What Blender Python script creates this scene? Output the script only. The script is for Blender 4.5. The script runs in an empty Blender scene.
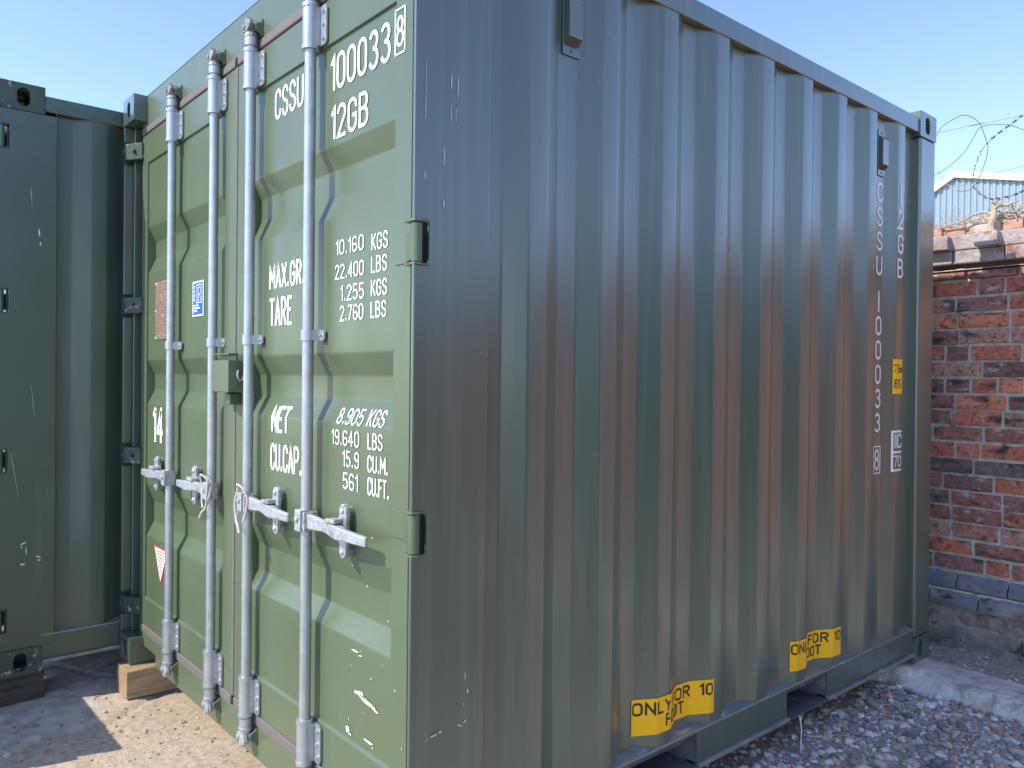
import bpy, bmesh, math, random
from mathutils import Vector, Matrix, noise
R = math.radians
sc = bpy.context.scene
C = sc.collection
# ------------------------------------------------------------------ camera
cam = bpy.data.cameras.new('camera'); co = bpy.data.objects.new('camera', cam); C.objects.link(co)
cam.sensor_width = 36; cam.lens = 792.92/1024*36; cam.clip_end = 1500; cam.clip_start = 0.02
co.matrix_world = (Matrix.Translation((1.5667, -1.0430, 1.3180)) @ Matrix.Rotation(0.8584, 4, 'Z')
                   @ Matrix.Rotation(1.56417, 4, 'X') @ Matrix.Rotation(0.010407, 4, 'Z'))
sc.camera = co
# ------------------------------------------------------------------ light
SUN = Vector((0.30, 1.0, -1.06))                      # travel direction
w = bpy.data.worlds.new('World'); sc.world = w; w.use_nodes = True
nt = w.node_tree; bg = nt.nodes['Background']
sky = nt.nodes.new('ShaderNodeTexSky'); sky.sky_type = 'NISHITA'; sky.sun_disc = False
sky.sun_elevation = math.atan2(1.06, math.hypot(.30, 1)); sky.sun_rotation = math.atan2(-.30, -1.0) % (2*math.pi)
sky.air_density = 1.0; sky.dust_density = 0.0; sky.ozone_density = 1.5; sky.altitude = 900
hs = nt.nodes.new('ShaderNodeHueSaturation'); hs.inputs['Saturation'].default_value = 1.05; hs.inputs['Hue'].default_value = .514
nt.links.new(sky.outputs[0], hs.inputs['Color']); nt.links.new(hs.outputs[0], bg.inputs[0]); bg.inputs[1].default_value = 0.15
sl = bpy.data.lights.new('sun', 'SUN'); sl.energy = 2.45; sl.angle = R(0.55); sl.color = (1.0, 0.94, 0.85)
so = bpy.data.objects.new('sun', sl); C.objects.link(so)
so.rotation_euler = SUN.to_track_quat('-Z', 'Y').to_euler()
sc.view_settings.view_transform = 'Standard'; sc.view_settings.look = 'None'
sc.view_settings.exposure = 1.24; sc.view_settings.gamma = 1
rng = random.Random(7)

# ------------------------------------------------------------------ materials
def mat(name, col, rough=.5, metal=0., spec=.5, coat=0., var=0., vscale=6., bump=0., bscale=200., layers=(), vcol=False, rvar=0.):
    """layers: (colour, scale, lo, hi, stretch(x,y,z)) noise-masked overlays"""
    m = bpy.data.materials.new(name); m.use_nodes = True; n = m.node_tree.nodes; L = m.node_tree.links
    b = n['Principled BSDF']; b.inputs['Roughness'].default_value = rough; b.inputs['Metallic'].default_value = metal
    b.inputs['Specular IOR Level'].default_value = spec; b.inputs['Coat Weight'].default_value = coat
    b.inputs['Coat Roughness'].default_value = .26; b.inputs['Coat IOR'].default_value = 1.65
    tc = n.new('ShaderNodeTexCoord')
    if vcol:
        a = n.new('ShaderNodeVertexColor'); a.layer_name = 'Col'; cur = a.outputs[0]
    else:
        rgb = n.new('ShaderNodeRGB'); rgb.outputs[0].default_value = (*col, 1); cur = rgb.outputs[0]
    def noise_(scale, stretch=(1, 1, 1), det=6, dist=0):
        mp = n.new('ShaderNodeMapping'); mp.inputs['Scale'].default_value = stretch
        L.new(tc.outputs['Object'], mp.inputs[0]); t = n.new('ShaderNodeTexNoise')
        t.inputs['Scale'].default_value = scale; t.inputs['Detail'].default_value = det; t.inputs['Distortion'].default_value = dist
        L.new(mp.outputs[0], t.inputs[0]); return t.outputs[0]
    if var:
        f = noise_(vscale); h = n.new('ShaderNodeMapRange'); h.inputs[1].default_value = .25; h.inputs[2].default_value = .75
        h.inputs[3].default_value = 1-var; h.inputs[4].default_value = 1+var
        L.new(f, h.inputs[0]); mx = n.new('ShaderNodeMix'); mx.data_type = 'RGBA'; mx.blend_type = 'MULTIPLY'; mx.inputs[0].default_value = 1
        L.new(cur, mx.inputs[6]); L.new(h.outputs[0], mx.inputs[7]); cur = mx.outputs[2]
    for (lc, ls, lo, hi, st) in layers:
        f = noise_(ls, st, 8, .3); h = n.new('ShaderNodeMapRange'); h.inputs[1].default_value = lo; h.inputs[2].default_value = hi
        L.new(f, h.inputs[0]); mx = n.new('ShaderNodeMix'); mx.data_type = 'RGBA'
        L.new(h.outputs[0], mx.inputs[0]); L.new(cur, mx.inputs[6]); mx.inputs[7].default_value = (*lc, 1); cur = mx.outputs[2]
    L.new(cur, b.inputs['Base Color'])
    if rvar:
        f = noise_(9, (1, 1, .3)); h = n.new('ShaderNodeMapRange'); h.inputs[1].default_value = .3; h.inputs[2].default_value = .7
        h.inputs[3].default_value = rough-rvar; h.inputs[4].default_value = rough+rvar
        L.new(f, h.inputs[0]); L.new(h.outputs[0], b.inputs['Roughness'])
    if bump:
        bp = n.new('ShaderNodeBump'); bp.inputs['Strength'].default_value = bump; bp.inputs['Distance'].default_value = .01
        L.new(noise_(bscale), bp.inputs['Height']); L.new(bp.outputs[0], b.inputs['Normal'])
    return m

G = (0.102, 0.137, 0.072)
M = dict(
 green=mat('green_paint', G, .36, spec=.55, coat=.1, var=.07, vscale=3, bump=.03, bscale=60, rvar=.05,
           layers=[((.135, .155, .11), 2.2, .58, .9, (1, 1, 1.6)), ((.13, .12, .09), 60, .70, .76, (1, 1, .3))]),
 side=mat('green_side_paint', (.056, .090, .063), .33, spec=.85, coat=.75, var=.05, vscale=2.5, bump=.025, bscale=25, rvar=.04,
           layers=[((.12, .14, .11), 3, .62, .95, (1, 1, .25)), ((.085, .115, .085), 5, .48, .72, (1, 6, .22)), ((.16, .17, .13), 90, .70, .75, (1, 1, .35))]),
 ngreen=mat('old_green_paint', (.045, .080, .054), .40, spec=.7, coat=.25, var=.10, vscale=3, bump=.03, bscale=40, rvar=.06,
           layers=[((.12, .14, .12), 5, .60, .9, (1, 1, .2))]),
 worn=mat('worn_green_paint', (.050, .078, .056), .5, var=.15, vscale=20, bump=.12, bscale=70,
           layers=[((.32, .35, .32), 28, .62, .68, (1, 1, 1)), ((.05, .05, .045), 12, .6, .7, (1, 1, 1))]),
 galv=mat('galvanised_steel', (.47, .495, .51), .40, metal=.65, var=.12, vscale=25, bump=.05, bscale=90,
          layers=[((.40, .43, .46), 40, .5, .7, (1, 1, .3))]),
 galv_rough=mat('cast_galvanised_steel', (.46, .47, .475), .5, metal=.5, var=.22, vscale=60, bump=.35, bscale=70,
          layers=[((.28, .28, .27), 35, .58, .7, (1, 1, 1))]),
 camsteel=mat('weathered_cam_steel', (.30, .31, .30), .55, metal=.45, var=.25, vscale=50, bump=.3, bscale=90,
          layers=[((.20, .17, .13), 30, .5, .62, (1, 1, 1))]),
 rubber=mat('grey_rubber_gasket', (.155, .132, .122), .75, var=.12, vscale=30, bump=.05),
 ledge=mat('sky_sheen_rail_ledge', (.17, .20, .195), .3, spec=1, coat=.6, var=.15, vscale=14, layers=[((.40, .42, .41), 30, .60, .7, (1, .4, 1))]),  # base colour paled to carry reflected sky, scuffs over it
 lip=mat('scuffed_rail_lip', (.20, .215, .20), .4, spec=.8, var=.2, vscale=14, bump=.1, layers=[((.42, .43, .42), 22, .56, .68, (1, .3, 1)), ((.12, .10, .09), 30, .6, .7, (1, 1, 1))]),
 black=mat('dark_void', (.012, .013, .014), .8),
 sealant=mat('brown_primer_bead', (.16, .085, .06), .7, var=.2, vscale=50),
 white=mat('white_lettering', (.80, .81, .78), .5, var=.06, vscale=30),
 yellow=mat('yellow_vinyl', (1.0, .53, .003), .4, var=.04, vscale=20),
 blackink=mat('black_ink', (.025, .022, .02), .5),
 blue=mat('blue_vinyl', (.01, .13, .48), .35),
 red=mat('red_ink', (.55, .06, .04), .5),
 plate=mat('faded_data_plate', (.33, .235, .18), .5, metal=.15, var=.12, vscale=40,
           layers=[((.22, .15, .11), 90, .52, .62, (.3, 1, 2.5))]),
 plateink=mat('plate_engraving', (.20, .14, .105), .6),
 chip=mat('bare_primer_chip', (.78, .79, .74), .6, var=.08),
 mesh=mat('vent_mesh', (.20, .145, .11), .6, var=.1),
 under=mat('dark_underside', (.10, .10, .11), .7, var=.3, vscale=9, layers=[((.22, .21, .21), 14, .56, .66, (1, 1, 1))]),
 rope=mat('pale_rope', (.62, .58, .52), .9, bump=.5, bscale=300),
 straw=mat('dry_straw', (.42, .35, .23), .8, var=.2, vscale=30),
 weed=mat('grey_dry_stalk', (.22, .20, .18), .85),
 vine=mat('dead_vine', (.50, .41, .30), .9, var=.3, vscale=25, bump=.4),
 wire=mat('razor_wire_steel', (.20, .17, .18), .45, metal=.6, var=.2, vscale=9),
 rope_white=mat('pale_root', (.66, .64, .60), .9),
)
def wood(name, a, b_):
    m = mat(name, a, .75, bump=.25, bscale=60, var=.1, vscale=12)
    n = m.node_tree.nodes; L = m.node_tree.links; b = n['Principled BSDF']
    old = b.inputs['Base Color'].links[0].from_socket
    tc = n.new('ShaderNodeTexCoord'); mp = n.new('ShaderNodeMapping'); mp.inputs['Scale'].default_value = (1, .06, 1)
    wv = n.new('ShaderNodeTexNoise'); wv.inputs['Scale'].default_value = 90; wv.inputs['Detail'].default_value = 5
    L.new(tc.outputs['Object'], mp.inputs[0]); L.new(mp.outputs[0], wv.inputs[0])
    h = n.new('ShaderNodeMapRange'); h.inputs[1].default_value = .4; h.inputs[2].default_value = .7; L.new(wv.outputs[0], h.inputs[0])
    mx = n.new('ShaderNodeMix'); mx.data_type = 'RGBA'; L.new(h.outputs[0], mx.inputs[0]); L.new(old, mx.inputs[6]); mx.inputs[7].default_value = (*b_, 1)
    L.new(mx.outputs[2], b.inputs['Base Color']); return m
M['wood'] = wood('timber', (.42, .30, .17), (.24, .15, .08))
M['darkwood'] = wood('creosoted_timber', (.085, .07, .06), (.035, .03, .028))

# ------------------------------------------------------------------ helpers
def link(name, me, m, parent=None):
    o = bpy.data.objects.new(name, me); C.objects.link(o)
    if m is not None:
        for x in (m if isinstance(m, (list, tuple)) else [m]): me.materials.append(x)
    if parent is not None: o.parent = parent
    return o
def BM(): return bmesh.new()
def obj(name, bm, m, parent=None, smooth=False, bevel=0.0, recalc=True):
    if recalc: bmesh.ops.recalc_face_normals(bm, faces=bm.faces[:])
    me = bpy.data.meshes.new(name); bm.to_mesh(me); bm.free()
    if smooth:
        for p in me.polygons: p.use_smooth = True
        try: me.set_sharp_from_angle(angle=R(38))
        except Exception: pass
    o = link(name, me, m, parent)
    if bevel:
        md = o.modifiers.new('bevel', 'BEVEL'); md.width = bevel; md.segments = 2; md.limit_method = 'ANGLE'; md.angle_limit = R(40)
    return o
def box(bm, x0, x1, y0, y1, z0, z1):
    v = [bm.verts.new((x, y, z)) for z in (z0, z1) for y in (y0, y1) for x in (x0, x1)]
    for f in ((0, 1, 3, 2), (4, 6, 7, 5), (0, 4, 5, 1), (2, 3, 7, 6), (0, 2, 6, 4), (1, 5, 7, 3)):
        bm.faces.new([v[i] for i in f])
    return v
def ngon_prism(bm, pts, axis, a0, a1):
    """extrude a closed 2-D outline along axis (0,1,2)"""
    def P(p, a):
        q = [0, 0, 0]; o = [i for i in range(3) if i != axis]; q[o[0]] = p[0]; q[o[1]] = p[1]; q[axis] = a; return q
    A = [bm.verts.new(P(p, a0)) for p in pts]; B = [bm.verts.new(P(p, a1)) for p in pts]; n = len(pts)
    for i in range(n): bm.faces.new((A[i], A[(i+1) % n], B[(i+1) % n], B[i]))
    bm.faces.new(A[::-1]); bm.faces.new(B)
def cyl(bm, p0, p1, r0, r1=None, seg=16, caps=True):
    r1 = r0 if r1 is None else r1; p0 = Vector(p0); p1 = Vector(p1); d = (p1-p0).normalized()
    u = d.orthogonal().normalized(); v = d.cross(u)
    A = [bm.verts.new(p0+(u*math.cos(a)+v*math.sin(a))*r0) for a in [2*math.pi*i/seg for i in range(seg)]]
    B = [bm.verts.new(p1+(u*math.cos(a)+v*math.sin(a))*r1) for a in [2*math.pi*i/seg for i in range(seg)]]
    for i in range(seg): bm.faces.new((A[i], A[(i+1) % seg], B[(i+1) % seg], B[i]))
    if caps: bm.faces.new(A[::-1]); bm.faces.new(B)
def tube(bm, pts, r, seg=6, taper=None):
    pts = [Vector(p) for p in pts]; rings = []; u = None
    for i, p in enumerate(pts):
        d = (pts[min(i+1, len(pts)-1)]-pts[max(i-1, 0)]).normalized()
        u = d.orthogonal().normalized() if u is None else (u-d*u.dot(d)).normalized()
        v = d.cross(u); rr = r if taper is None else r*(1-(1-taper)*i/(len(pts)-1))
        rings.append([bm.verts.new(p+(u*math.cos(a)+v*math.sin(a))*rr) for a in [2*math.pi*k/seg for k in range(seg)]])
    for a, b in zip(rings, rings[1:]):
        for i in range(seg): bm.faces.new((a[i], a[(i+1) % seg], b[(i+1) % seg], b[i]))
    bm.faces.new(rings[0][::-1]); bm.faces.new(rings[-1])
def smoothpts(pts, n=6):
    pts = [Vector(p) for p in pts]; out = []
    for i in range(len(pts)-1):
        p0 = pts[max(i-1, 0)]; p1 = pts[i]; p2 = pts[i+1]; p3 = pts[min(i+2, len(pts)-1)]
        for k in range(n):
            t = k/n; out.append(.5*((2*p1)+(p2-p0)*t+(2*p0-5*p1+4*p2-p3)*t*t+(3*p1-p0-3*p2+p3)*t**3))
    return out+[pts[-1]]
def thing(name, label, cat, loc=(0, 0, 0), group=None):
    o = bpy.data.objects.new(name, None); C.objects.link(o); o.location = loc; o.empty_display_size = .1
    o['label'] = label; o['category'] = cat
    if group: o['group'] = group
    return o
def tag(o, label, cat, group=None):
    o['label'] = label; o['category'] = cat
    if group: o['group'] = group
    return o

# ------------------------------------------------------------------ stroke lettering
def arc(cx, cy, rx, ry, a0, a1, n=9):
    return [(cx+rx*math.cos(R(a0+(a1-a0)*i/n)), cy+ry*math.sin(R(a0+(a1-a0)*i/n))) for i in range(n+1)]
def oval(w=.5, y0=0, y1=1):
    r = w/2; return arc(r, y1-r, r, r, 0, 180, 10)+arc(r, y0+r, r, r, 180, 360, 10)+[(w, y1-r)]
W_ = .5
GL = {
 '0': (W_, [oval()]), 'O': (W_, [oval()]), '1': (.2, [[(0, .80), (.2, 1), (.2, 0)]]),
 '2': (W_, [arc(.25, .75, .25, .25, 170, -20, 10)+[(.0, .0), (.5, 0)]]),
 '3': (W_, [arc(.25, .77, .23, .23, 150, -90, 12), arc(.25, .27, .25, .27, 90, -150, 12)]),
 '4': (W_, [[(.36, 0), (.36, 1), (0, .28)], [(0, .28), (.5, .28)]]),
 '5': (W_, [[(.46, 1), (.06, 1), (.03, .55)]+arc(.24, .31, .26, .31, 125, -150, 12)]),
 '6': (W_, [arc(.25, .26, .25, .26, 180, 540, 18), arc(.25, .75, .25, .25, 25, 180, 8)+[(0, .26)]]),
 '7': (W_, [[(0, 1), (.5, 1), (.15, 0)]]),
 '8': (W_, [arc(.25, .76, .21, .24, -90, 270, 16), arc(.25, .26, .25, .26, 90, 450, 16)]),
 '9': (W_, [arc(.25, .74, .25, .26, 0, 360, 18), arc(.25, .25, .25, .25, 205, 360, 8)+[(.5, .74)]]),
 'C': (W_, [arc(.25, .75, .25, .25, 0, 180, 9)+arc(.25, .25, .25, .25, 180, 360, 9)]),
 'S': (W_, [arc(.25, .76, .24, .24, 10, 235, 10)+arc(.25, .25, .25, .25, 45, -170, 10)]),
 'U': (W_, [[(0, 1)]+arc(.25, .25, .25, .25, 180, 360, 9)+[(.5, 1)]]),
 'G': (W_, [arc(.25, .75, .25, .25, 0, 180, 9)+arc(.25, .25, .25, .25, 180, 360, 9)+[(.5, .48), (.28, .48)]]),
 'B': (W_, [[(0, 0), (0, 1)], [(0, 1), (.26, 1)]+arc(.26, .77, .2, .23, 90, -90, 9)+[(0, .54)], [(0, 0), (.26, 0)]+arc(.26, .27, .24, .27, -90, 90, 9)]),
 'M': (.62, [[(0, 0), (0, 1), (.31, .35), (.62, 1), (.62, 0)]]), 'A': (.54, [[(0, 0), (.27, 1), (.54, 0)], [(.09, .3), (.45, .3)]]),
 'X': (.5, [[(0, 0), (.5, 1)], [(0, 1), (.5, 0)]]), 'R': (W_, [[(0, 0), (0, 1)], [(0, 1), (.26, 1)]+arc(.26, .75, .24, .25, 90, -90, 9)+[(0, .5)], [(.24, .5), (.5, 0)]]),
 'T': (.5, [[(0, 1), (.5, 1)], [(.25, 1), (.25, 0)]]), 'E': (.42, [[(.42, 1), (0, 1), (0, 0), (.42, 0)], [(0, .53), (.36, .53)]]),
 'F': (.42, [[(.42, 1), (0, 1), (0, 0)], [(0, .53), (.36, .53)]]), 'N': (.5, [[(0, 0), (0, 1), (.5, 0), (.5, 1)]]),
 'P': (W_, [[(0, 0), (0, 1)], [(0, 1), (.26, 1)]+arc(.26, .74, .24, .26, 90, -90, 9)+[(0, .48)]]),
 'K': (.5, [[(0, 0), (0, 1)], [(.48, 1), (.02, .42)], [(.14, .56), (.5, 0)]]), 'L': (.4, [[(0, 1), (0, 0), (.4, 0)]]),
 'Y': (.52, [[(0, 1), (.26, .5), (.52, 1)], [(.26, .5), (.26, 0)]]), 'I': (.001, [[(0, 0), (0, 1)]]),
 'm': (.6, [[(0, 0), (0, .62)], [(0, .5)]+arc(.15, .48, .15, .14, 180, 0, 6)+[(.3, 0)], [(.3, .5)]+arc(.45, .48, .15, .14, 180, 0, 6)+[(.6, 0)]]),
 '.': (.10, [[(.05, 0), (.05, .12)]]), ',': (.10, [[(.07, .10), (.02, -.15)]]), "'": (.08, [[(.04, 1), (.04, .75)]]), ' ': (.3, []),
}
def ribbon(bm, pts, w, place, closed=False, off=0.0):
    """flat stroke; pts in metres in the text plane, resampled; place(u,v,off)->xyz"""
    P = [Vector(p) for p in pts]; Q = [P[0]]
    for a, b in zip(P, P[1:]):
        k = max(1, int((b-a).length/.008))
        for i in range(1, k+1): Q.append(a.lerp(b, i/k))
    Q = [q for i, q in enumerate(Q) if i == 0 or (q-Q[i-1]).length > 1e-6]
    prev = None; loop = (Q[0]-Q[-1]).length < 1e-5 and len(Q) > 4
    for i, p in enumerate(Q):
        d1 = (p-Q[i-1]).normalized() if i else ((Q[-1]-Q[-2]).normalized() if loop else None)
        d2 = (Q[i+1]-p).normalized() if i < len(Q)-1 else ((Q[1]-Q[0]).normalized() if loop else None)
        d = ((d1 or d2)+(d2 or d1)); d = d.normalized() if d.length > 1e-6 else (d2 or d1)
        n = Vector((-d.y, d.x)); s = 1.0
        if d1 and d2: s = 1/max(.45, abs(n.dot(Vector((-d1.y, d1.x)))))
        if i == 0 and not loop: p = p-d*w*.3
        if i == len(Q)-1 and not loop: p = p+d*w*.3
        a = bm.verts.new(place(*(p+n*w/2*s), off)); b = bm.verts.new(place(*(p-n*w/2*s), off))
        if prev: bm.faces.new((prev[0], prev[1], b, a))
        prev = (a, b)
def text(bm, s, u0, u1, v0, v1, place, weight=.17, gap=.20, italic=0):
    tot = sum(GL[c][0] for c in s)+gap*(len(s)-1); H = v1-v0; ku = (u1-u0)/tot; x = 0; k = 0
    wt = weight*min(H, (u1-u0)/tot*1.0 if ku < H else H)
    wt = weight*H*.85
    for c in s:
        gw, strokes = GL[c]
        for st in strokes:
            ribbon(bm, [(u0+(x+p[0])*ku+italic*p[1]*H, v0+wt/2+p[1]*(H-wt)) for p in st], wt, place, off=.00010*(k % 7)); k += 1
        x += gw+gap
def rect_on(bm, u0, u1, v0, v1, place, off, n=1, m=1, skew=0.0):
    g = [[bm.verts.new(place(u0+(u1-u0)*i/n, v0+(v1-v0)*j/m+skew*(i/n), off)) for j in range(m+1)] for i in range(n+1)]
    for i in range(n):
        for j in range(m): bm.faces.new((g[i][j], g[i+1][j], g[i+1][j+1], g[i][j+1]))
CH = dict(name='paint_chip', parent=None)
def chip(bm, u, v, su, sv, rot, place, off=.0012, seed=0, thin=1.0):
    bm = bmesh.new()
    r = random.Random(seed); n = 11; pts = []
    for i in range(n):
        a = 2*math.pi*i/n; k = r.uniform(.55, 1.1); x = math.cos(a)*su*k; y = math.sin(a)*sv*k
        pts.append((u+x*math.cos(rot)-y*math.sin(rot), v+x*math.sin(rot)+y*math.cos(rot)))
    bm.faces.new([bm.verts.new(place(p[0], p[1], off)) for p in pts]); obj(CH['name'], bm, M['chip'], CH['parent'], recalc=False)

# ------------------------------------------------------------------ container geometry (local: near door corner at origin)
W, Ln, H = 2.438, 2.991, 2.591
REC = [(1.989, 1.925, 1.850, 1.778), (1.386, 1.322, 1.252, 1.187), (.819, .742, .650, .588)]
DEP = .029; YF = .058; YP = .0655
DOORS = [(-1.209, -.100, -1.095, -.177), (-2.328, -1.231, -2.262, -1.325)]   # door x0,x1, panel x0,x1
def door_y(x, z):
    inpanel = any(a <= x <= b for (_, _, a, b) in DOORS)
    if not inpanel or z > 2.283 or z < .305: return YF
    for (a, b, c, d) in REC:
        if d <= z <= a:
            if z > b: t = (a-z)/(a-b)
            elif z < c: t = (z-d)/(c-d)
            else: t = 1
            return YP+DEP*t
    return YP
OUT = [.367, .650, .925, 1.205, 1.488, 1.765, 2.040, 2.312, 2.590]
SIDEP = [(.229, -.036), (.297, -.036)]
for i, a in enumerate(OUT):
    SIDEP += [(a, -.003), (a+.066, -.003), (a+.137, -.038)]
    if i < len(OUT)-1: SIDEP += [(OUT[i+1]-.072, -.038)]
SIDEP += [(2.822, -.038)]
def side_x(y):
    if y <= SIDEP[0][0] or y >= SIDEP[-1][0]: return 0.0
    for (a, xa), (b, xb) in zip(SIDEP, SIDEP[1:]):
        if a <= y <= b: return xa+(xb-xa)*(y-a)/(b-a)
    return 0.0
dplace = lambda u, v, off=0: (u, door_y(u, v)-.0014-off, v)
splace = lambda u, v, off=0: (side_x(u)+.0014+off, u, v)

def casting(bm, cx, cy, z0, sx, sy, top):
    """corner casting with real apertures; sx/sy: outward signs; (cx,cy) outer corner"""
    wx, wy, hz, t = .162, .178, .118, .026
    X = lambda a: cx-sx*a; Y = lambda a: cy-sy*a
    def bx(a0, a1, b0, b1, c0, c1):
        box(bm, min(X(a0), X(a1)), max(X(a0), X(a1)), min(Y(b0), Y(b1)), max(Y(b0), Y(b1)), z0+c0, z0+c1)
    bx(t, wx, t, wy, 0, t); bx(t, wx, t, wy, hz-t, hz)         # bottom, top
    bx(wx-t, wx, t, wy, t, hz-t); bx(t, wx-t, wy-t, wy, t, hz-t)
    # plate with oval hole, facing x
    def plate(ax, w0, w1, c0, c1, hw, hh, cc):
        oct_ = []
        n = 20
        for i in range(n):
            a = 2*math.pi*i/n; ca, sa = math.cos(a), math.sin(a)
            r = hw; ox = r*ca; oz = r*sa+(hh-hw)*(1 if sa > 0 else -1 if sa < 0 else 0); oct_.append((ox, oz))
        uc = (w0+w1)/2 if cc is None else cc; zc = (c0+c1)/2
        outer = []
        for (ox, oz) in oct_:
            k = min(((w1-uc) if ox > 0 else (uc-w0))/max(abs(ox), 1e-6), (c1-zc)/max(abs(oz), 1e-6)); outer.append((ox*k, oz*k))
        crn = [(w1-uc, c1-zc), (w0-uc, c1-zc), (w0-uc, c0-zc), (w1-uc, c0-zc)]
        rings = []
        for dep in (0, t):
            inn = []; ou = []
            for (p, q) in zip(oct_, outer):
                for lst, (a, b) in ((inn, p), (ou, q)):
                    if ax == 0: lst.append(bm.verts.new((X(dep), Y(uc+a), z0+zc+b)))
                    else: lst.append(bm.verts.new((X(uc+a), Y(dep), z0+zc+b)))
            cv = []
            for (a, b) in crn:
                cv.append(bm.verts.new((X(dep), Y(uc+a), z0+zc+b) if ax == 0 else (X(uc+a), Y(dep), z0+zc+b)))
            rings.append((inn, ou, cv))
            for i in range(n):
                j = (i+1) % n; bm.faces.new((inn[i], inn[j], ou[j], ou[i]))
                pa, pb = outer[i], outer[j]
                if abs(pa[0]-pb[0]) > 1e-5 and abs(pa[1]-pb[1]) > 1e-5:
                    best = min(range(4), key=lambda q: (crn[q][0]-(pa[0]+pb[0])/2)**2+(crn[q][1]-(pa[1]+pb[1])/2)**2)
                    bm.faces.new((ou[i], ou[j], cv[best]))
        (i0, o0, c0_), (i1, o1, c1_) = rings
        for i in range(n): bm.faces.new((i0[i], i0[(i+1) % n], i1[(i+1) % n], i1[i]))
        for i in range(4): bm.faces.new((c0_[i], c0_[(i+1) % 4], c1_[(i+1) % 4], c1_[i]))
    plate(0, .0, wy, 0, hz, .0255, .0395, .098)
    plate(1, t, wx, 0, hz, .024, .036, .085)
    bx(wx, wx+.003, 0, wy, 0, hz); bx(0, wx, wy, wy+.003, 0, hz)

def side_profile_mesh(bm, sx, x_off, z0, z1):
    """corrugated panel; sx=+1: right side"""
    f = lambda x: (x if sx > 0 else -W-x)
    P = []
    for (y, x) in SIDEP: P.append((y, x))
    # small bend radii
    Q = [P[0]]
    for a, b, c in zip(P, P[1:], P[2:]):
        va = Vector((a[0]-b[0], a[1]-b[1])).normalized()*.006; vc = Vector((c[0]-b[0], c[1]-b[1])).normalized()*.006
        Q += [(b[0]+va.x, b[1]+va.y), (b[0]+(va.x+vc.x)*.25, b[1]+(va.y+vc.y)*.25), (b[0]+vc.x, b[1]+vc.y)]
    Q.append(P[-1])
    zs = [z0+(z1-z0)*i/14 for i in range(15)]
    g = []
    for (y, x) in Q:
        row = []
        for z in zs:
            d = noise.noise(Vector((y*2.3, z*1.7, sx*5)))*.0018*math.sin(math.pi*(z-z0)/(z1-z0))
            row.append(bm.verts.new((f(x+d), y, z)))
        g.append(row)
    for i in range(len(g)-1):
        for j in range(len(zs)-1): bm.faces.new((g[i][j], g[i+1][j], g[i+1][j+1], g[i][j+1]))

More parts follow.
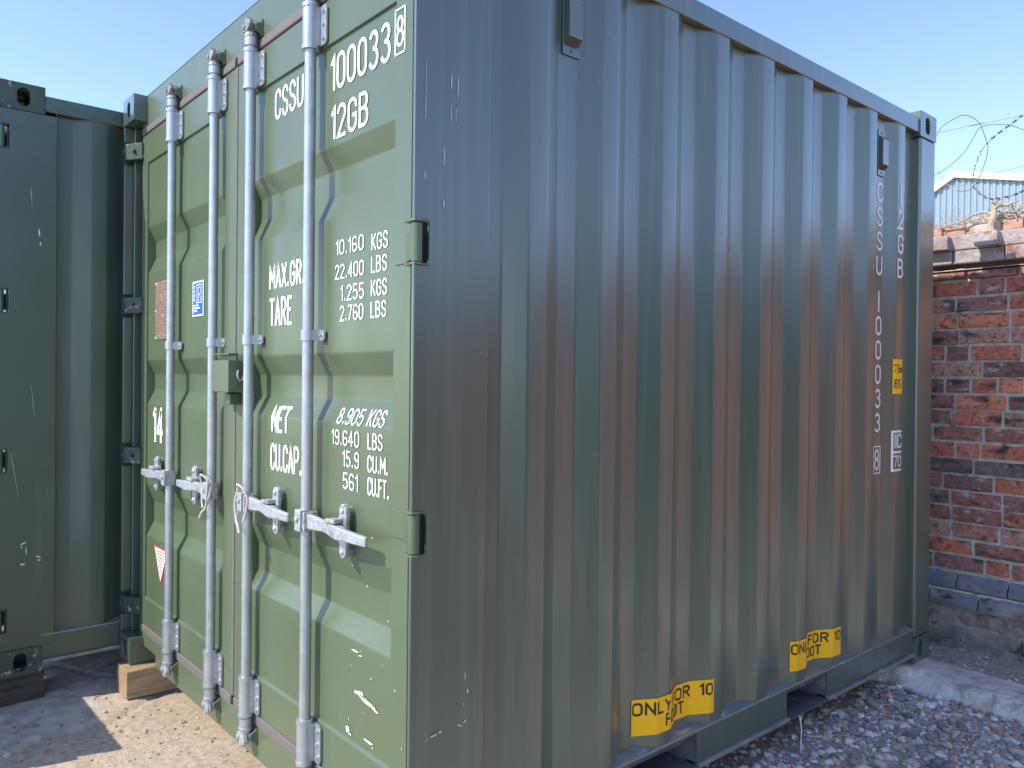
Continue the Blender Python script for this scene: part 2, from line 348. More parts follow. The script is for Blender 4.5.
HZ = [.250, .945, 1.640, 2.350]
def build_container(root, green, side, cast_m, vents=True):
    parts = {}
    # castings
    for (cx, sx) in ((0, 1), (-W, -1)):
        for (cy, sy) in ((0, -1), (Ln, 1)):
            for z0 in (0, H-.118):
                b = BM(); casting(b, cx, cy, z0, sx, sy, z0 > 1); obj('corner_casting', b, cast_m, root, bevel=.0022)
    # door end posts : outer plate with hinge notches, back web, inner channel
    for sx in (1, -1):
        f = lambda x: x if sx > 0 else -W-x
        b = BM()
        def bx(x0, x1, y0, y1, z0, z1): box(b, min(f(x0), f(x1)), max(f(x0), f(x1)), y0, y1, z0, z1)
        xo = -.0015
        ol = [(.230, .1185), (.002, .1185)]
        for hz in HZ: ol += [(.002, hz-.052), (.046, hz-.052), (.046, hz+.052), (.002, hz+.052)]
        ol += [(.002, H-.1185), (.230, H-.1185)]
        ngon_prism(b, ol, 0, f(xo), f(-.013))
        bx(-.013, -.100, .100, .112, .119, H-.119)
        bx(-.030, -.040, .040, .100, .119, H-.119)
        bx(-.013, -.020, .113, .229, .1195, H-.1195)
        obj('corner_post', b, side, root, bevel=.0035)
        b = BM(); bx(xo, -.10, Ln-.169, Ln-.0015, .1185, H-.1185); obj('corner_post', b, side, root, bevel=.01)
        # notch interior dark liners
    # rails
    for sx in (1, -1):
        f = lambda x: x if sx > 0 else -W-x
        def bxx(b, x0, x1, y0, y1, z0, z1): box(b, min(f(x0), f(x1)), max(f(x0), f(x1)), y0, y1, z0, z1)
        b = BM(); bxx(b, -.006, -.066, .179, Ln-.179, 2.487, 2.557); obj('top_rail', b, side, root, bevel=.004)
        b = BM()
        for (y0, y1) in ((.179, .800), (1.138, 1.700), (2.004, Ln-.179)):
            bxx(b, -.004, -.010, y0, y1, .056, .1585)
        bxx(b, -.0046, -.047, .18, Ln-.18, .1500, .1583)
        rail = obj('bottom_rail', b, side, root, bevel=.0015)
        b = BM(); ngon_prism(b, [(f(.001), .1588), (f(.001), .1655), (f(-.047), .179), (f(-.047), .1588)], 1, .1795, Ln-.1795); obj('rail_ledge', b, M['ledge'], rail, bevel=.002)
        for (y0, y1) in ((.182, .800), (1.138, 1.7), (2.004, Ln-.182)):
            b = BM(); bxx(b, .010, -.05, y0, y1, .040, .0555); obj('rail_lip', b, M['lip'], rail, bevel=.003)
        b = BM()
        for (y0, y1) in ((.8, 1.138), (1.7, 2.004)):
            bxx(b, .003, -1.2, y0, y1, .040, .046)
            bxx(b, -.010, -1.2, y0-.006, y0, .046, .158); bxx(b, -.010, -1.2, y1, y1+.006, .046, .158)
            bxx(b, -.048, -1.2, y0, y1, .150, .156)
        obj('fork_pocket', b, M['under'], rail)
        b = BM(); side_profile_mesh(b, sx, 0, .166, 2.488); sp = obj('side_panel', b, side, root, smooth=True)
        b = BM()
        tube(b, [(f(side_x(y)-.001), y, 2.483) for y in [.225+i*.012 for i in range(int((2.81-.225)/.012))]], .0035, 5)
        obj('seam_bead', b, M['sealant'], sp)
        if vents:
            for yc in (.548, 2.488):
                v = BM(); x0 = -.0365
                z0 = 2.232; z1 = z0+.205
                bxx(v, x0, x0+.004, yc-.034, yc+.034, z0, z1)
                pr = [(x0+.004, z0+.028), (x0+.023, z0+.048), (x0+.023, z1-.048), (x0+.004, z1-.028)]
                ngon_prism(v, [(f(p[0]), p[1]) for p in pr], 1, yc-.027, yc+.027)
                cyl(v, (f(x0+.003), yc, z0+.014), (f(x0+.007), yc, z0+.014), .005, seg=8)
                cyl(v, (f(x0+.003), yc, z1-.014), (f(x0+.007), yc, z1-.014), .005, seg=8)
                vo = obj('vent', v, side, root, bevel=.0015)
                v = BM()
                a0 = Vector((x0+.0065, z0+.028)); a1 = Vector((x0+.0225, z0+.0465)); dn = Vector((.72, -.69))*.0012
                g = [(f(p.x), y, p.y) for p in (a0+dn, a1+dn) for y in (yc-.0235, yc+.0235)]
                vv = [v.verts.new(q) for q in g]; v.faces.new((vv[0], vv[1], vv[3], vv[2]))
                vm = obj('vent_grille', v, M['mesh'], vo)
                v = BM()
                for i in range(7):
                    for j in range(5):
                        t = (j+.7)/5.4; p = a0.lerp(a1, t)+dn*1.6; y = yc-.0215+i*.0066+(.0033 if j % 2 else 0)
                        q = p+dn*.3
                        cyl(v, (f(p.x), y, p.y), (f(q.x), y, q.y), .0021, seg=6)
                obj('grille_holes', v, M['black'], vo)
    # roof, floor, front end
    b = BM()
    n = 24; g = []
    for i in range(n+1):
        y = .062+(Ln-.124)*i/n; zz = 2.535+(.012 if (i % 4) in (1, 2) else 0)
        g.append([b.verts.new((x, y, zz)) for x in (-W+.06, -.06)])
    for i in range(n): b.faces.new((g[i][0], g[i][1], g[i+1][1], g[i+1][0]))
    obj('roof_panel', b, green, root)
    b = BM(); box(b, -W+.06, -.06, .12, Ln-.06, .10, .15); obj('floor', b, M['under'], root)
    b = BM(); box(b, -W+.1, -.1, Ln-.06, Ln-.03, .05, 2.56); obj('front_wall', b, side, root)
    # header and sill
    b = BM(); box(b, -W+.101, -.101, YF, .118, 2.452, 2.588); box(b, -W+.158, -.158, YF-.0012, YF+.02, 2.5885, 2.5915)
    obj('header', b, green, root, bevel=.003)
    b = BM(); ngon_prism(b, [(-W+.101, .139), (-.101, .139), (-.101, .078), (-.335, .078), (-.335, .026), (-2.10, .026), (-2.10, .078), (-W+.101, .078)], 1, YF, .116)
    obj('sill', b, green, root, bevel=.003)
    # gasket surround (fixed side)
    # doors
    for k, (x0, x1, p0, p1) in enumerate(DOORS):
        b = BM()
        box(b, x0, p0, YF, .104, .176, 2.416); box(b, p1, x1, YF, .104, .176, 2.416)
        box(b, p0, p1, YF, .1035, 2.283, 2.4158); ngon_prism(b, [(YF, .1762), (YF, .300), (YP+.0005, .309), (.1035, .309), (.1035, .1762)], 0, p0, p1)
        d = obj('door', b, green, root, bevel=.0022)
        b = BM()
        zs = [.305]
        for (a, bb, c, dd) in REC[::-1]: zs += [dd, c, bb, a]
        zs += [2.283]; Z = [zs[0]]
        for i in range(1, len(zs)-1):
            Z += [zs[i]-.005, zs[i], zs[i]+.005]
        Z.append(zs[-1]); xs = [p0+(p1-p0)*i/10 for i in range(11)]
        fine = []
        for a, c in zip(Z, Z[1:]):
            kk = max(1, int((c-a)/.05)); fine += [a+(c-a)*i/kk for i in range(kk)]
        fine.append(Z[-1])
        def py(z):
            z = min(max(z, .306), 2.2825); m = (p0+p1)/2
            return (door_y(m, z-.004)+door_y(m, z)*2+door_y(m, min(z+.004, 2.2825)))/4 if .31 < z < 2.278 else YP
        g = [[b.verts.new((x, py(z)+noise.noise(Vector((x*3, z*3, k*4)))*.0016*(0 if i in (0, 10) else 1), z)) for z in fine] for i, x in enumerate(xs)]
        for i in range(10):
            for j in range(len(fine)-1): b.faces.new((g[i][j], g[i+1][j], g[i+1][j+1], g[i][j+1]))
        obj('door_panel', b, green, d, smooth=True)
        b = BM()
        # gasket: rounded strip round the leaf
        def strip(x0_, x1_, z0_, z1_):
            box(b, x0_, x1_, .068, .082, z0_, z1_)
        box(b, x0, x1, .0525, .082, 2.4185, 2.4500)
        box(b, x0, x1, .0545, .082, .1405, .1740)
        xe = x0-.010 if k == 1 else x1+.010
        tube(b, [(xe, .070, .158), (xe, .070, 2.434)], .011, 8)
        obj('gasket', b, M['rubber'], d, bevel=.007)
        if k == 0:
            b = BM(); box(b, -1.2300, -1.2102, YF-.003, .09, .176, 2.416); obj('centre_gasket', b, M['rubber'], d, bevel=.004)
        # hinges on this door
        for hz in HZ:
            b = BM(); s = 1 if k == 0 else -1
            f = lambda x: x if s > 0 else -W-x
            xh = -.0135 if k == 0 else -.022
            yk = .013 if k == 0 else .020
            # knuckle
            cyl(b, (f(-.013), yk+.004, hz-.047), (f(-.013), yk+.004, hz+.047), .0135, seg=18) if k == 0 else None
            # blade from knuckle to door face
            if k == 0:
                ngon_prism(b, [(f(-.013), yk-.005), (f(-.030), yk+.0), (f(-.118), YF-.003), (f(-.168), YF-.003), (f(-.168), YF+.001), (f(-.112), YF+.001), (f(-.04), yk+.016), (f(-.013), yk+.014)], 2, hz-.036, hz+.036)
                for zz2 in (-.0515, .0515):
                    cyl(b, (f(-.013), yk+.004, hz+zz2-.003), (f(-.013), yk+.004, hz+zz2+.003), .0175, seg=14)
                    ngon_prism(b, [(f(.0015), .002), (f(-.045), .002), (f(-.045), .040), (f(.0015), .044)], 2, hz+zz2-.0028, hz+zz2+.0028)
            else:
                ngon_prism(b, [(f(-.001), .003), (f(-.042), .003), (f(-.118), YF-.010), (f(-.118), YF+.001), (f(-.09), YF+.001), (f(-.042), .022), (f(-.001), .022)], 2, hz-.037, hz+.037)
                cyl(b, (f(-.022), .003, hz), (f(-.022), -.002, hz), .017, seg=16); cyl(b, (f(-.022), -.0018, hz), (f(-.022), -.006, hz), .009, seg=6)
                cyl(b, (f(-.085), YF-.031, hz), (f(-.082), YF-.038, hz), .010, seg=12)
            obj('hinge', b, green if k == 0 else M['worn'], d, bevel=.002)
    # locking rods
    ys = .031
    for i, xr in enumerate((-.600, -1.035, -1.366, -1.838)):
        s = 1
        b = BM(); cyl(b, (xr, ys, .162), (xr, ys, 2.43), .0168, seg=24)
        cyl(b, (xr, ys, 2.425), (xr, ys, 2.458), .0215, seg=20); cyl(b, (xr, ys, .130), (xr, ys, .166), .0215, seg=20)
        rod = obj('locking_rod', b, M['galv'], root, smooth=True)
        for (z0, z1) in ((2.285, 2.408), (.178, .300)):
            b = BM()
            cyl(b, (xr, ys, z0), (xr, ys, z1), .0235, seg=24); cyl(b, (xr, ys, z0-.006), (xr, ys, z0+.006), .0255, seg=24); cyl(b, (xr, ys, z1-.006), (xr, ys, z1+.006), .0255, seg=24)
            pl = [(xr+.004, z0+.004), (xr+.052, z0+.004), (xr+.060, z0+.014), (xr+.060, z1-.014), (xr+.052, z1-.004), (xr+.004, z1-.004)]
            ngon_prism(b, pl, 1, YF-.0085, YF-.0025)
            box(b, xr+.004, xr+.024, ys, YF-.004, z0+.006, z1-.006)
            for zz in (z0+.022, (z0+z1)/2, z1-.022):
                cyl(b, (xr+.045, YF-.008, zz), (xr+.045, YF-.0145, zz), .0075, .005, seg=12)
            for zz in (z0+.03, z1-.03): cyl(b, (xr-.0225, ys-.004, zz), (xr-.0255, ys-.004, zz), .004, seg=8)
            obj('guide_bracket', b, M['galv'], rod, smooth=True)
        b = BM()
        cyl(b, (xr, ys, 1.424), (xr, ys, 1.456), .0215, seg=20)
        ngon_prism(b, [(xr+.004, 1.424), (xr+.046, 1.424), (xr+.054, 1.430), (xr+.054, 1.450), (xr+.046, 1.456), (xr+.004, 1.456)], 1, YF-.004, YF+.002)
        ngon_prism(b, [(xr+.005, ys-.018), (xr+.018, ys-.010), (xr+.026, YF-.004), (xr+.005, YF-.004)], 2, 1.424, 1.456)
        cyl(b, (xr+.040, YF-.003, 1.44), (xr+.040, YF-.010, 1.44), .006, .004, seg=10)
        obj('rod_clamp', b, M['galv'], rod, smooth=True)
        # cams: a collar and a forked, hooked head plus keeper on header/sill
        for up in (1, -1):
            b = BM(); zb = 2.455 if up > 0 else .133
            Z = lambda a: zb+up*a
            cyl(b, (xr, ys, Z(-.002)), (xr, ys, Z(.012)), .024, .021, seg=12)
            cyl(b, (xr, ys, Z(.010)), (xr, ys, Z(.030)), .017, .015, seg=10)
            hook = [(-.030, .020), (-.026, .040), (-.012, .046), (-.010, .058), (.008, .062), (.012, .048), (.026, .052), (.032, .036), (.022, .024), (.010, .018), (-.012, .016)]
            ngon_prism(b, [(xr+a, Z(c)) for a, c in hook], 1, ys-.019, ys-.004)
            ngon_prism(b, [(xr+a*.85+.004, Z(c*.92+.001)) for a, c in hook], 1, ys+.003, ys+.014)
            cyl(b, (xr-.016, ys-.024, Z(.033)), (xr-.016, ys+.01, Z(.033)), .009, seg=10)
            obj('cam', b, M['camsteel'] if up > 0 else M['galv_rough'], rod, bevel=.002)
            b = BM()
            for dx in (-.030, .026):
                ngon_prism(b, [(YF+.001, Z(.004)), (ys+.002, Z(.016)), (ys-.001, Z(.032)), (ys+.012, Z(.044)), (YF+.001, Z(.052))], 0, xr+dx, xr+dx+.009)
            box(b, xr-.032, xr+.037, YF-.006, YF+.001, min(Z(.002), Z(.058)), max(Z(.002), Z(.058)))
            obj('cam_keeper', b, green, rod, bevel=.002)
        # handle
        s = 1 if i < 2 else -1; L_ = (.368, .345, .335, .33)[i]; zh = .897
        X = lambda a: xr+s*a
        b = BM()
        box(b, min(X(-.020), X(.017)), max(X(-.020), X(.017)), ys-.030, ys+.018, zh-.034, zh+.030)
        box(b, min(X(.024), X(.034)), max(X(.024), X(.034)), ys-.026, ys+.020, zh-.032, zh+.026)
        box(b, min(X(.015), X(.026)), max(X(.015), X(.026)), ys-.014, ys+.010, zh-.020, zh+.016)
        cyl(b, (X(-.002), ys-.036, zh+.002), (X(-.002), ys-.029, zh+.002), .009, seg=10)
        obj('handle_hub', b, M['galv_rough'], rod, bevel=.004)
        b = BM()
        secs = [(.033, zh-.001, .022, -.008, .009), (.07, zh-.001, .021, -.008, .008), (.12, zh-.002, .017, -.006, .007), (.155, zh-.003, .018, -.006, .009),
                (.185, zh-.005, .018, -.010, .011), (.225, zh-.006, .019, -.014, .012), (.25, zh-.006, .016, -.016, .009), (L_, zh-.008, .0135, -.013, .006)]
        prev = None
        for (a, zc, hh, yo, th) in secs:
            q = [b.verts.new((X(a), ys+yo+d*th, zc+e*hh)) for d, e in ((-1, -1), (1, -1), (1, 1), (-1, 1))]
            if prev:
                for t in range(4): b.faces.new((prev[t], prev[(t+1) % 4], q[(t+1) % 4], q[t]))
            else: b.faces.new(q)
            prev = q
        b.faces.new(prev)
        obj('handle', b, M['galv_rough'], rod, bevel=.004)
        b = BM(); xc = .205
        out = [(xc-.016, zh-.060)]+[(xc+.018*math.cos(R(a)), zh-.064+.018*math.sin(R(a))) for a in range(180, 361, 30)]+[(xc+.018, zh-.01)]+[(xc+.020, zh+.03)]+[(xc+.020*math.cos(R(a)), zh+.050+.020*math.sin(R(a))) for a in range(0, 181, 30)]+[(xc-.020, zh+.034), (xc-.036, zh+.018), (xc-.046, zh-.002), (xc-.040, zh-.026), (xc-.020, zh-.040)]
        ngon_prism(b, [(X(a), c) for a, c in out], 1, YF-.022, YF-.007)
        for zz in (-.064, .050): cyl(b, (X(xc), YF-.021, zh+zz), (X(xc), YF-.028, zh+zz), .010, .007, seg=12)
        for zz in (-.064, .050): cyl(b, (X(xc), YF-.008, zh+zz), (X(xc), YF+.009, zh+zz), .012, seg=12)
        ngon_prism(b, [(X(xc-.050), zh+.026), (X(xc+.004), zh+.030), (X(xc+.002), zh+.016), (X(xc-.050), zh+.014)], 1, YF-.050, YF-.019)
        obj('handle_catch', b, M['galv_rough'], rod, bevel=.004)
    # lock box
    b = BM()
    x0, x1, z0, z1 = -1.248, -1.103, 1.262, 1.372; y0 = -.012
    ngon_prism(b, [(x0, y0), (x1, y0), (x1, YF-.002), (x1-.006, YF-.002), (x1-.006, y0+.006), (x0+.006, y0+.006), (x0+.006, .03), (x0, .03)], 2, z0, z1)
    box(b, x0+.001, x1-.001, y0+.001, YF-.004, z0+.012, z0+.018)
    lb = obj('lock_box', b, green, root, bevel=.002)
    b = BM(); box(b, x0-.012, x1-.02, .022, .030, z0+.006, z1+.024); box(b, x0-.012, x1-.02, -.004, .030, z1+.018, z1+.024)
    box(b, -1.235, -1.215, .03, YF, z0-.03, z1-.01)
    obj('box_back_plate', b, green, lb, bevel=.0015)
    b = BM(); box(b, -1.20, -1.165, .018, YF, z0-.045, z0-.006); obj('box_tongue', b, green, lb, bevel=.003)
    b = BM(); tube(b, smoothpts([(x1+.002, .022, z0+.070), (x1+.010, .018, z0+.073), (x1+.012, .016, z0+.055), (x1+.012, .024, z0+.040), (x1+.012, .034, z0+.046), (x1+.012, .038, z0+.060)], 4), .0035, 6)
    obj('box_hook', b, M['galv'], lb, smooth=True)
    return root

main = thing('shipping_container', 'green ten-foot shipping container with white lettering and galvanised lock rods, filling the centre', 'shipping container')
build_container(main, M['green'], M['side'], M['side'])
doors = [c for c in main.children if c.name.startswith('door') and not c.name.startswith('door_')]
dR = [c for c in doors if abs(c.data.vertices[0].co.x+1.209) < .01][0]; dL = [c for c in doors if c is not dR][0]
sideR = [c for c in main.children if c.name.startswith('side_panel')][0]
lit_parts = {}
for c in main.children:                         # the small blades between door edge and sun keep the same paint
    pass
# neighbour: copy the clean container before markings go on
def copy_tree(o, parent=None, swap=None):
    c = o.copy(); C.objects.link(c)
    if parent is not None: c.parent = parent
    if swap and c.type == 'MESH':
        key = c.data.name
        if key not in swap['done']:
            d = c.data.copy()
            for i, mm in enumerate(d.materials):
                if mm in swap['map']: d.materials[i] = swap['map'][mm]
            swap['done'][key] = d
        c.data = swap['done'][key]
    for ch in list(o.children): copy_tree(ch, c, swap)
    return c
sw = dict(done={}, map={M['green']: M['ngreen'], M['side']: M['ngreen']})
nb = copy_tree(main, None, sw); nb.location = (-2.453, -.497, -.007)
nb['label'] = 'weathered dark green shipping container cropped by the left edge, raised on dark timber'
nb['group'] = main['group'] = 'shipping containers side by side'
for c in nb.children:                            # its castings are scuffed
    if c.name.startswith('corner_casting'):
        c.data = c.data.copy(); c.data.materials[0] = M['worn']

# ------------------------------------------------------------------ writing on the right door
def writing(name, items, parent, place=dplace, m='white', weight=.13, gap=.25):
    for it in items:
        b = BM(); text(b, it[0], *it[1:5], place, it[5] if len(it) > 5 else weight, gap)
        obj(name, b, M[m], parent, recalc=False)
writing('serial_lettering', [('CSSU', -.912, -.716, 2.154, 2.254, .125), ('100033', -.532, -.218, 2.144, 2.250, .125)], dR)
b = BM(); text(b, '8', -.171, -.142, 2.160, 2.240, dplace, .115)
for r_ in (((-.1785, 2.143), (-.1785, 2.257)), ((-.1335, 2.143), (-.1335, 2.257)), ((-.1785, 2.143), (-.1335, 2.143)), ((-.1785, 2.257), (-.1335, 2.257))):
    ribbon(b, r_, .0045, lambda u, v, off=0: (u, YF-.0014-off, v), off=.0003)
obj('check_digit', b, M['white'], dR, recalc=False)
writing('size_code_lettering', [('12GB', -.528, -.327, 2.003, 2.100, .13)], dR)
writing('weight_lettering', [
 ('MAX.GR.', -.944, -.700, 1.603, 1.684, .15), ('TARE', -.942, -.785, 1.481, 1.575, .14),
 ('10.160', -.495, -.342, 1.666, 1.710), ('22.400', -.499, -.340, 1.597, 1.640), ('1.255', -.465, -.339, 1.533, 1.578), ('2.760', -.468, -.341, 1.476, 1.521),
 ('KGS', -.298, -.219, 1.658, 1.704), ('LBS', -.298, -.222, 1.598, 1.643), ('KGS', -.298, -.221, 1.535, 1.580), ('LBS', -.299, -.224, 1.477, 1.522)], dR)
writing('capacity_lettering', [
 ('NET', -.920, -.800, 1.135, 1.222, .14), ('CU.CAP.', -.925, -.708, 1.010, 1.100, .125),
 ('8.905', -.485, -.347, 1.183, 1.230), ('19.640', -.510, -.358, 1.123, 1.168), ('15.9', -.445, -.357, 1.064, 1.111), ('561', -.442, -.362, 1.001, 1.049),
 ('KGS', -.318, -.236, 1.184, 1.231), ('LBS', -.308, -.236, 1.123, 1.168), ('CU.M.', -.308, -.208, 1.061, 1.108), ('CU.FT.', -.307, -.203, .999, 1.049)], dR)
CH['parent'] = dR
chip(b, -.343, .452, .030, .0065, .10, dplace, seed=1); chip(b, -.300, .440, .050, .0055, -.10, dplace, .0016, seed=5); chip(b, -.262, .433, .022, .004, -.2, dplace, .0019, seed=2)
chip(b, -.404, .333, .014, .010, .4, dplace, seed=3); chip(b, -.390, .324, .012, .0035, -.3, dplace, .0016, seed=4)
chip(b, -.292, .336, .026, .0045, -.03, dplace, seed=6); chip(b, -.365, .562, .022, .0035, 0, dplace, seed=8); chip(b, -.335, .556, .014, .002, .2, dplace, .0017, seed=9)
for k in range(16):
    chip(b, rng.uniform(-.42, -.11), rng.uniform(.3, 1.0), rng.uniform(.001, .004), rng.uniform(.001, .003), rng.uniform(0, 3), dplace, .001+.0001*k, seed=40+k)
# left door: number, stickers, data plate
writing('number_lettering', [('14', -2.168, -2.048, 1.015, 1.180, .17)], dL)
b = BM(); rect_on(b, -2.143, -1.925, 1.475, 1.730, dplace, .0025, 2, 4); pl = obj('data_plate', b, M['plate'], dL, recalc=False)
b = BM()
for r_ in range(19):
    z = 1.716-r_*.0128
    u = -2.130
    while u < -1.94:
        l = rng.uniform(.012, .045); l = min(l, -1.938-u)
        if rng.random() > .18: rect_on(b, u, u+l, z-.0022, z+.0022, dplace, .0032)
        u += l+.006
obj('engraved_text', b, M['plateink'], pl, recalc=False)
b = BM()
for (u, v) in ((-2.136, 1.722), (-2.136, 1.600), (-2.136, 1.482), (-1.96, 1.69), (-1.97, 1.52), (-2.04, 1.575)):
    cyl(b, dplace(u, v, .002), dplace(u, v, .006), .005, .003, seg=8)
obj('rivets', b, M['chip'], pl)
b = BM(); rect_on(b, -1.676, -1.553, 1.552, 1.691, dplace, .001, 1, 1); st = obj('round_trip_sticker', b, M['white'], dL, recalc=False); st.name = 'blue_sticker'
b = BM(); rect_on(b, -1.668, -1.561, 1.559, 1.684, dplace, .0016); obj('sticker_face', b, M['blue'], st, recalc=False)
b = BM(); P2 = lambda u, v, off=0: dplace(u, v, off+.0022)
for seg_ in ([(-1.630, 1.675), (-1.570, 1.675), (-1.570, 1.605), (-1.630, 1.605), (-1.630, 1.675)], [(-1.618, 1.668), (-1.618, 1.613), (-1.600, 1.613)],
             [(-1.604, 1.613), (-1.604, 1.666), (-1.584, 1.664), (-1.580, 1.650), (-1.586, 1.640), (-1.602, 1.638)], [(-1.594, 1.638), (-1.578, 1.612)]):
    ribbon(b, seg_, .0034, P2, off=.0002)
for k in range(4): rect_on(b, -1.657, -1.649+(.002 if k % 2 else 0), 1.612+k*.017, 1.624+k*.017, P2, .0001)
for k, l in enumerate((.055, .070, .040)): rect_on(b, -1.660, -1.660+l, 1.592-k*.011, 1.598-k*.011, P2, .0001)
obj('sticker_print', b, M['white'], st, recalc=False)
b = BM(); b.faces.new([b.verts.new(dplace(u, v, .001)) for u, v in ((-2.150, .565), (-1.955, .565), (-2.052, .398))]); ts = obj('warning_triangle', b, M['red'], dL, recalc=False)
b = BM(); b.faces.new([b.verts.new(dplace(u, v, .0016)) for u, v in ((-2.134, .556), (-1.971, .556), (-2.052, .416))]); obj('triangle_face', b, M['white'], ts, recalc=False)
b = BM()
for k in range(8):
    z = .545-k*.013; hw = .055-k*.0065
    rect_on(b, -2.052-hw, -2.052+hw, z-.0022, z+.0022, dplace, .0021)
obj('triangle_print', b, M['red'], ts, recalc=False)

# writing on the long side
def stacked(chars, yc, w_, z1, z0, nm):
    b = BM(); n = len(chars); p = (z1-z0)/n
    for i, c in enumerate(chars):
        hh = p*.80; top = z1-i*p; gw = w_*(.02 if c == '1' else 1)
        if c == '1': ribbon(b, [(yc, top), (yc, top-hh)], .013, splace)
        else: text(b, c, yc-w_/2, yc+w_/2, top-hh, top, splace, .15)
    return b
b = stacked('CSSU', 2.487, .046, 2.205, 1.772, ''); obj('side_prefix_lettering', b, M['white'], sideR, recalc=False)
b = stacked('100033', 2.487, .046, 1.721, 1.075, ''); obj('side_number_lettering', b, M['white'], sideR, recalc=False)
b = BM(); text(b, '8', 2.468, 2.506, .928, 1.022, splace, .12)
for r_ in (((2.456, .915), (2.456, 1.034)), ((2.517, .915), (2.517, 1.034)), ((2.456, .915), (2.517, .915)), ((2.456, 1.034), (2.517, 1.034))):
    ribbon(b, r_, .005, splace, off=.0005)
obj('side_check_digit', b, M['white'], sideR, recalc=False)
b = stacked('12GB', 2.618, .046, 2.205, 1.768, ''); obj('side_size_lettering', b, M['white'], sideR, recalc=False)
b = BM(); rect_on(b, 2.572, 2.650, 1.268, 1.424, splace, .001, 20, 1); ys_ = obj('height_sticker', b, M['yellow'], sideR, recalc=False)
b = BM(); text(b, '2,6m', 2.580, 2.647, 1.362, 1.402, lambda u, v, off=0: splace(u, v, off+.0012), .15); text(b, "8'6", 2.582, 2.635, 1.292, 1.336, lambda u, v, off=0: splace(u, v, off+.0012), .15)
obj('sticker_lettering', b, M['blackink'], ys_, recalc=False)
b = BM(); q = [(2.576, .920), (2.576, 1.098), (2.650, 1.098)]
ribbon(b, q[:2], .011, splace); ribbon(b, q[1:], .010, splace, off=.0004); ribbon(b, [(2.576, 1.005), (2.650, 1.005)], .010, splace, off=.0004); ribbon(b, [(2.576, .924), (2.650, .924)], .010, splace, off=.0004)
ribbon(b, [(2.591, 1.025), (2.591, 1.085)], .007, splace); ribbon(b, [(2.608, 1.025), (2.608, 1.085)], .009, splace)
text(b, 'C', 2.618, 2.652, 1.022, 1.088, splace, .15); text(b, '70', 2.585, 2.650, .938, .990, splace, .15)
obj('railway_code', b, M['white'], sideR, recalc=False)
for (y0, y1, z0, z1, sk) in ((.842, 1.225, .213, .326, -.012), (1.735, 2.108, .213, .327, -.010)):
    b = BM(); rect_on(b, y0, y1, z0, z1, splace, .001, 120, 1, sk); o = obj('yellow_sticker', b, M['yellow'], sideR, recalc=False)
    pp = lambda u, v, off=0: splace(u, v+sk*(u-y0)/(y1-y0), off+.0013)
    ww = y1-y0; ct = z1-.010; cb = z1-.052
    for (wd, u0, u1, c0, c1) in (('ONLY', .02, .40, cb, ct), ('FOR', .47, .76, cb, ct), ('10', .86, .975, cb, ct), ('FOOT', .34, .68, z0+.014, z0+.056)):
        b = BM(); text(b, wd, y0+ww*u0, y0+ww*u1, c0, c1, pp, .205, .24); obj('sticker_lettering', b, M['blackink'], o, recalc=False)
# scratches on near post side
CH['name'] = 'paint_scratch'; CH['parent'] = [c for c in main.children if c.name.startswith('corner_post')][0]
fp = lambda u, v, off=0: (-.0001+off, u, v)
sid = 100
for (px, z, l, wd) in ((.030, 1.955, .035, .0009), (.030, 1.80, .012, .001), (.031, 2.03, .06, .0006), (.105, 2.04, .022, .0013), (.125, 2.03, .035, .001), (.105, 1.96, .03, .0008), (.085, 1.855, .028, .001), (.085, 1.74, .009, .002), (.12, 1.96, .02, .0006),
                       (.165, .575, .014, .001), (.173, .535, .008, .0022), (.160, .505, .003, .001)):
    chip(b, px, z, wd, l, rng.uniform(-.03, .03), fp, .0010, seed=sid); sid += 1
for (px, z, a, c) in ((.07, .452, .011, .002), (.09, .456, .005, .003), (.15, .455, .011, .0016), (.166, .462, .006, .002), (.05, .447, .006, .001)):
    chip(b, px, z, a, c, rng.uniform(-.6, .6), fp, .0010, seed=sid); sid += 1
# scratches on neighbour's side post
npost = [c for c in nb.children if c.name.startswith('corner_post')][0]

CH['parent'] = npost
for (y, z, a, c, r_) in ((.16, 1.95, .004, .022, .1), (.165, 1.90, .003, .01, 0), (.105, .58, .014, .003, .5), (.118, .545, .002, .02, .1), (.105, .49, .012, .004, 0), (.165, .515, .012, .003, -.4), (.168, .50, .008, .004, 0), (.13, 2.1, .0008, .05, .05),
                         (.10, .565, .003, .006, 0), (.14, 1.2, .0006, .09, .1), (.07, .9, .0007, .12, .15)):
    chip(b, y, z, a, c, r_, fp, .0010, seed=sid); sid += 1

# rope seals on two rods
def rope(name, label, xr, s):
    b = BM(); ys = .031; zh = .900
    loop = [(xr-s*.01, ys-.028, zh+.05), (xr-s*.026, ys-.01, zh+.03), (xr-s*.030, ys-.018, zh-.02), (xr-s*.022, ys-.030, zh-.065), (xr+s*.002, ys-.034, zh-.082), (xr+s*.02, ys-.036, zh-.105)]
    tube(b, smoothpts(loop, 5), .0042, 6)
    loop = [(xr-s*.022, ys-.02, zh+.035), (xr, ys-.036, zh+.055), (xr+s*.03, ys-.03, zh+.045), (xr+s*.045, ys-.02, zh+.01), (xr+s*.036, ys-.022, zh-.045), (xr+s*.02, ys-.024, zh-.07)]
    tube(b, smoothpts(loop, 5), .0036, 6)
    tube(b, smoothpts([(xr-s*.024, ys-.024, zh+.04), (xr-s*.034, ys-.03, zh-.01), (xr-s*.026, ys-.03, zh-.06)], 5), .0036, 6)
    return tag(obj(name, b, M['rope'], None, smooth=True), label, 'rope')
rope('rope_seal', 'frayed pale rope on the handle hub of the rod just right of the lock box', -1.035, 1)
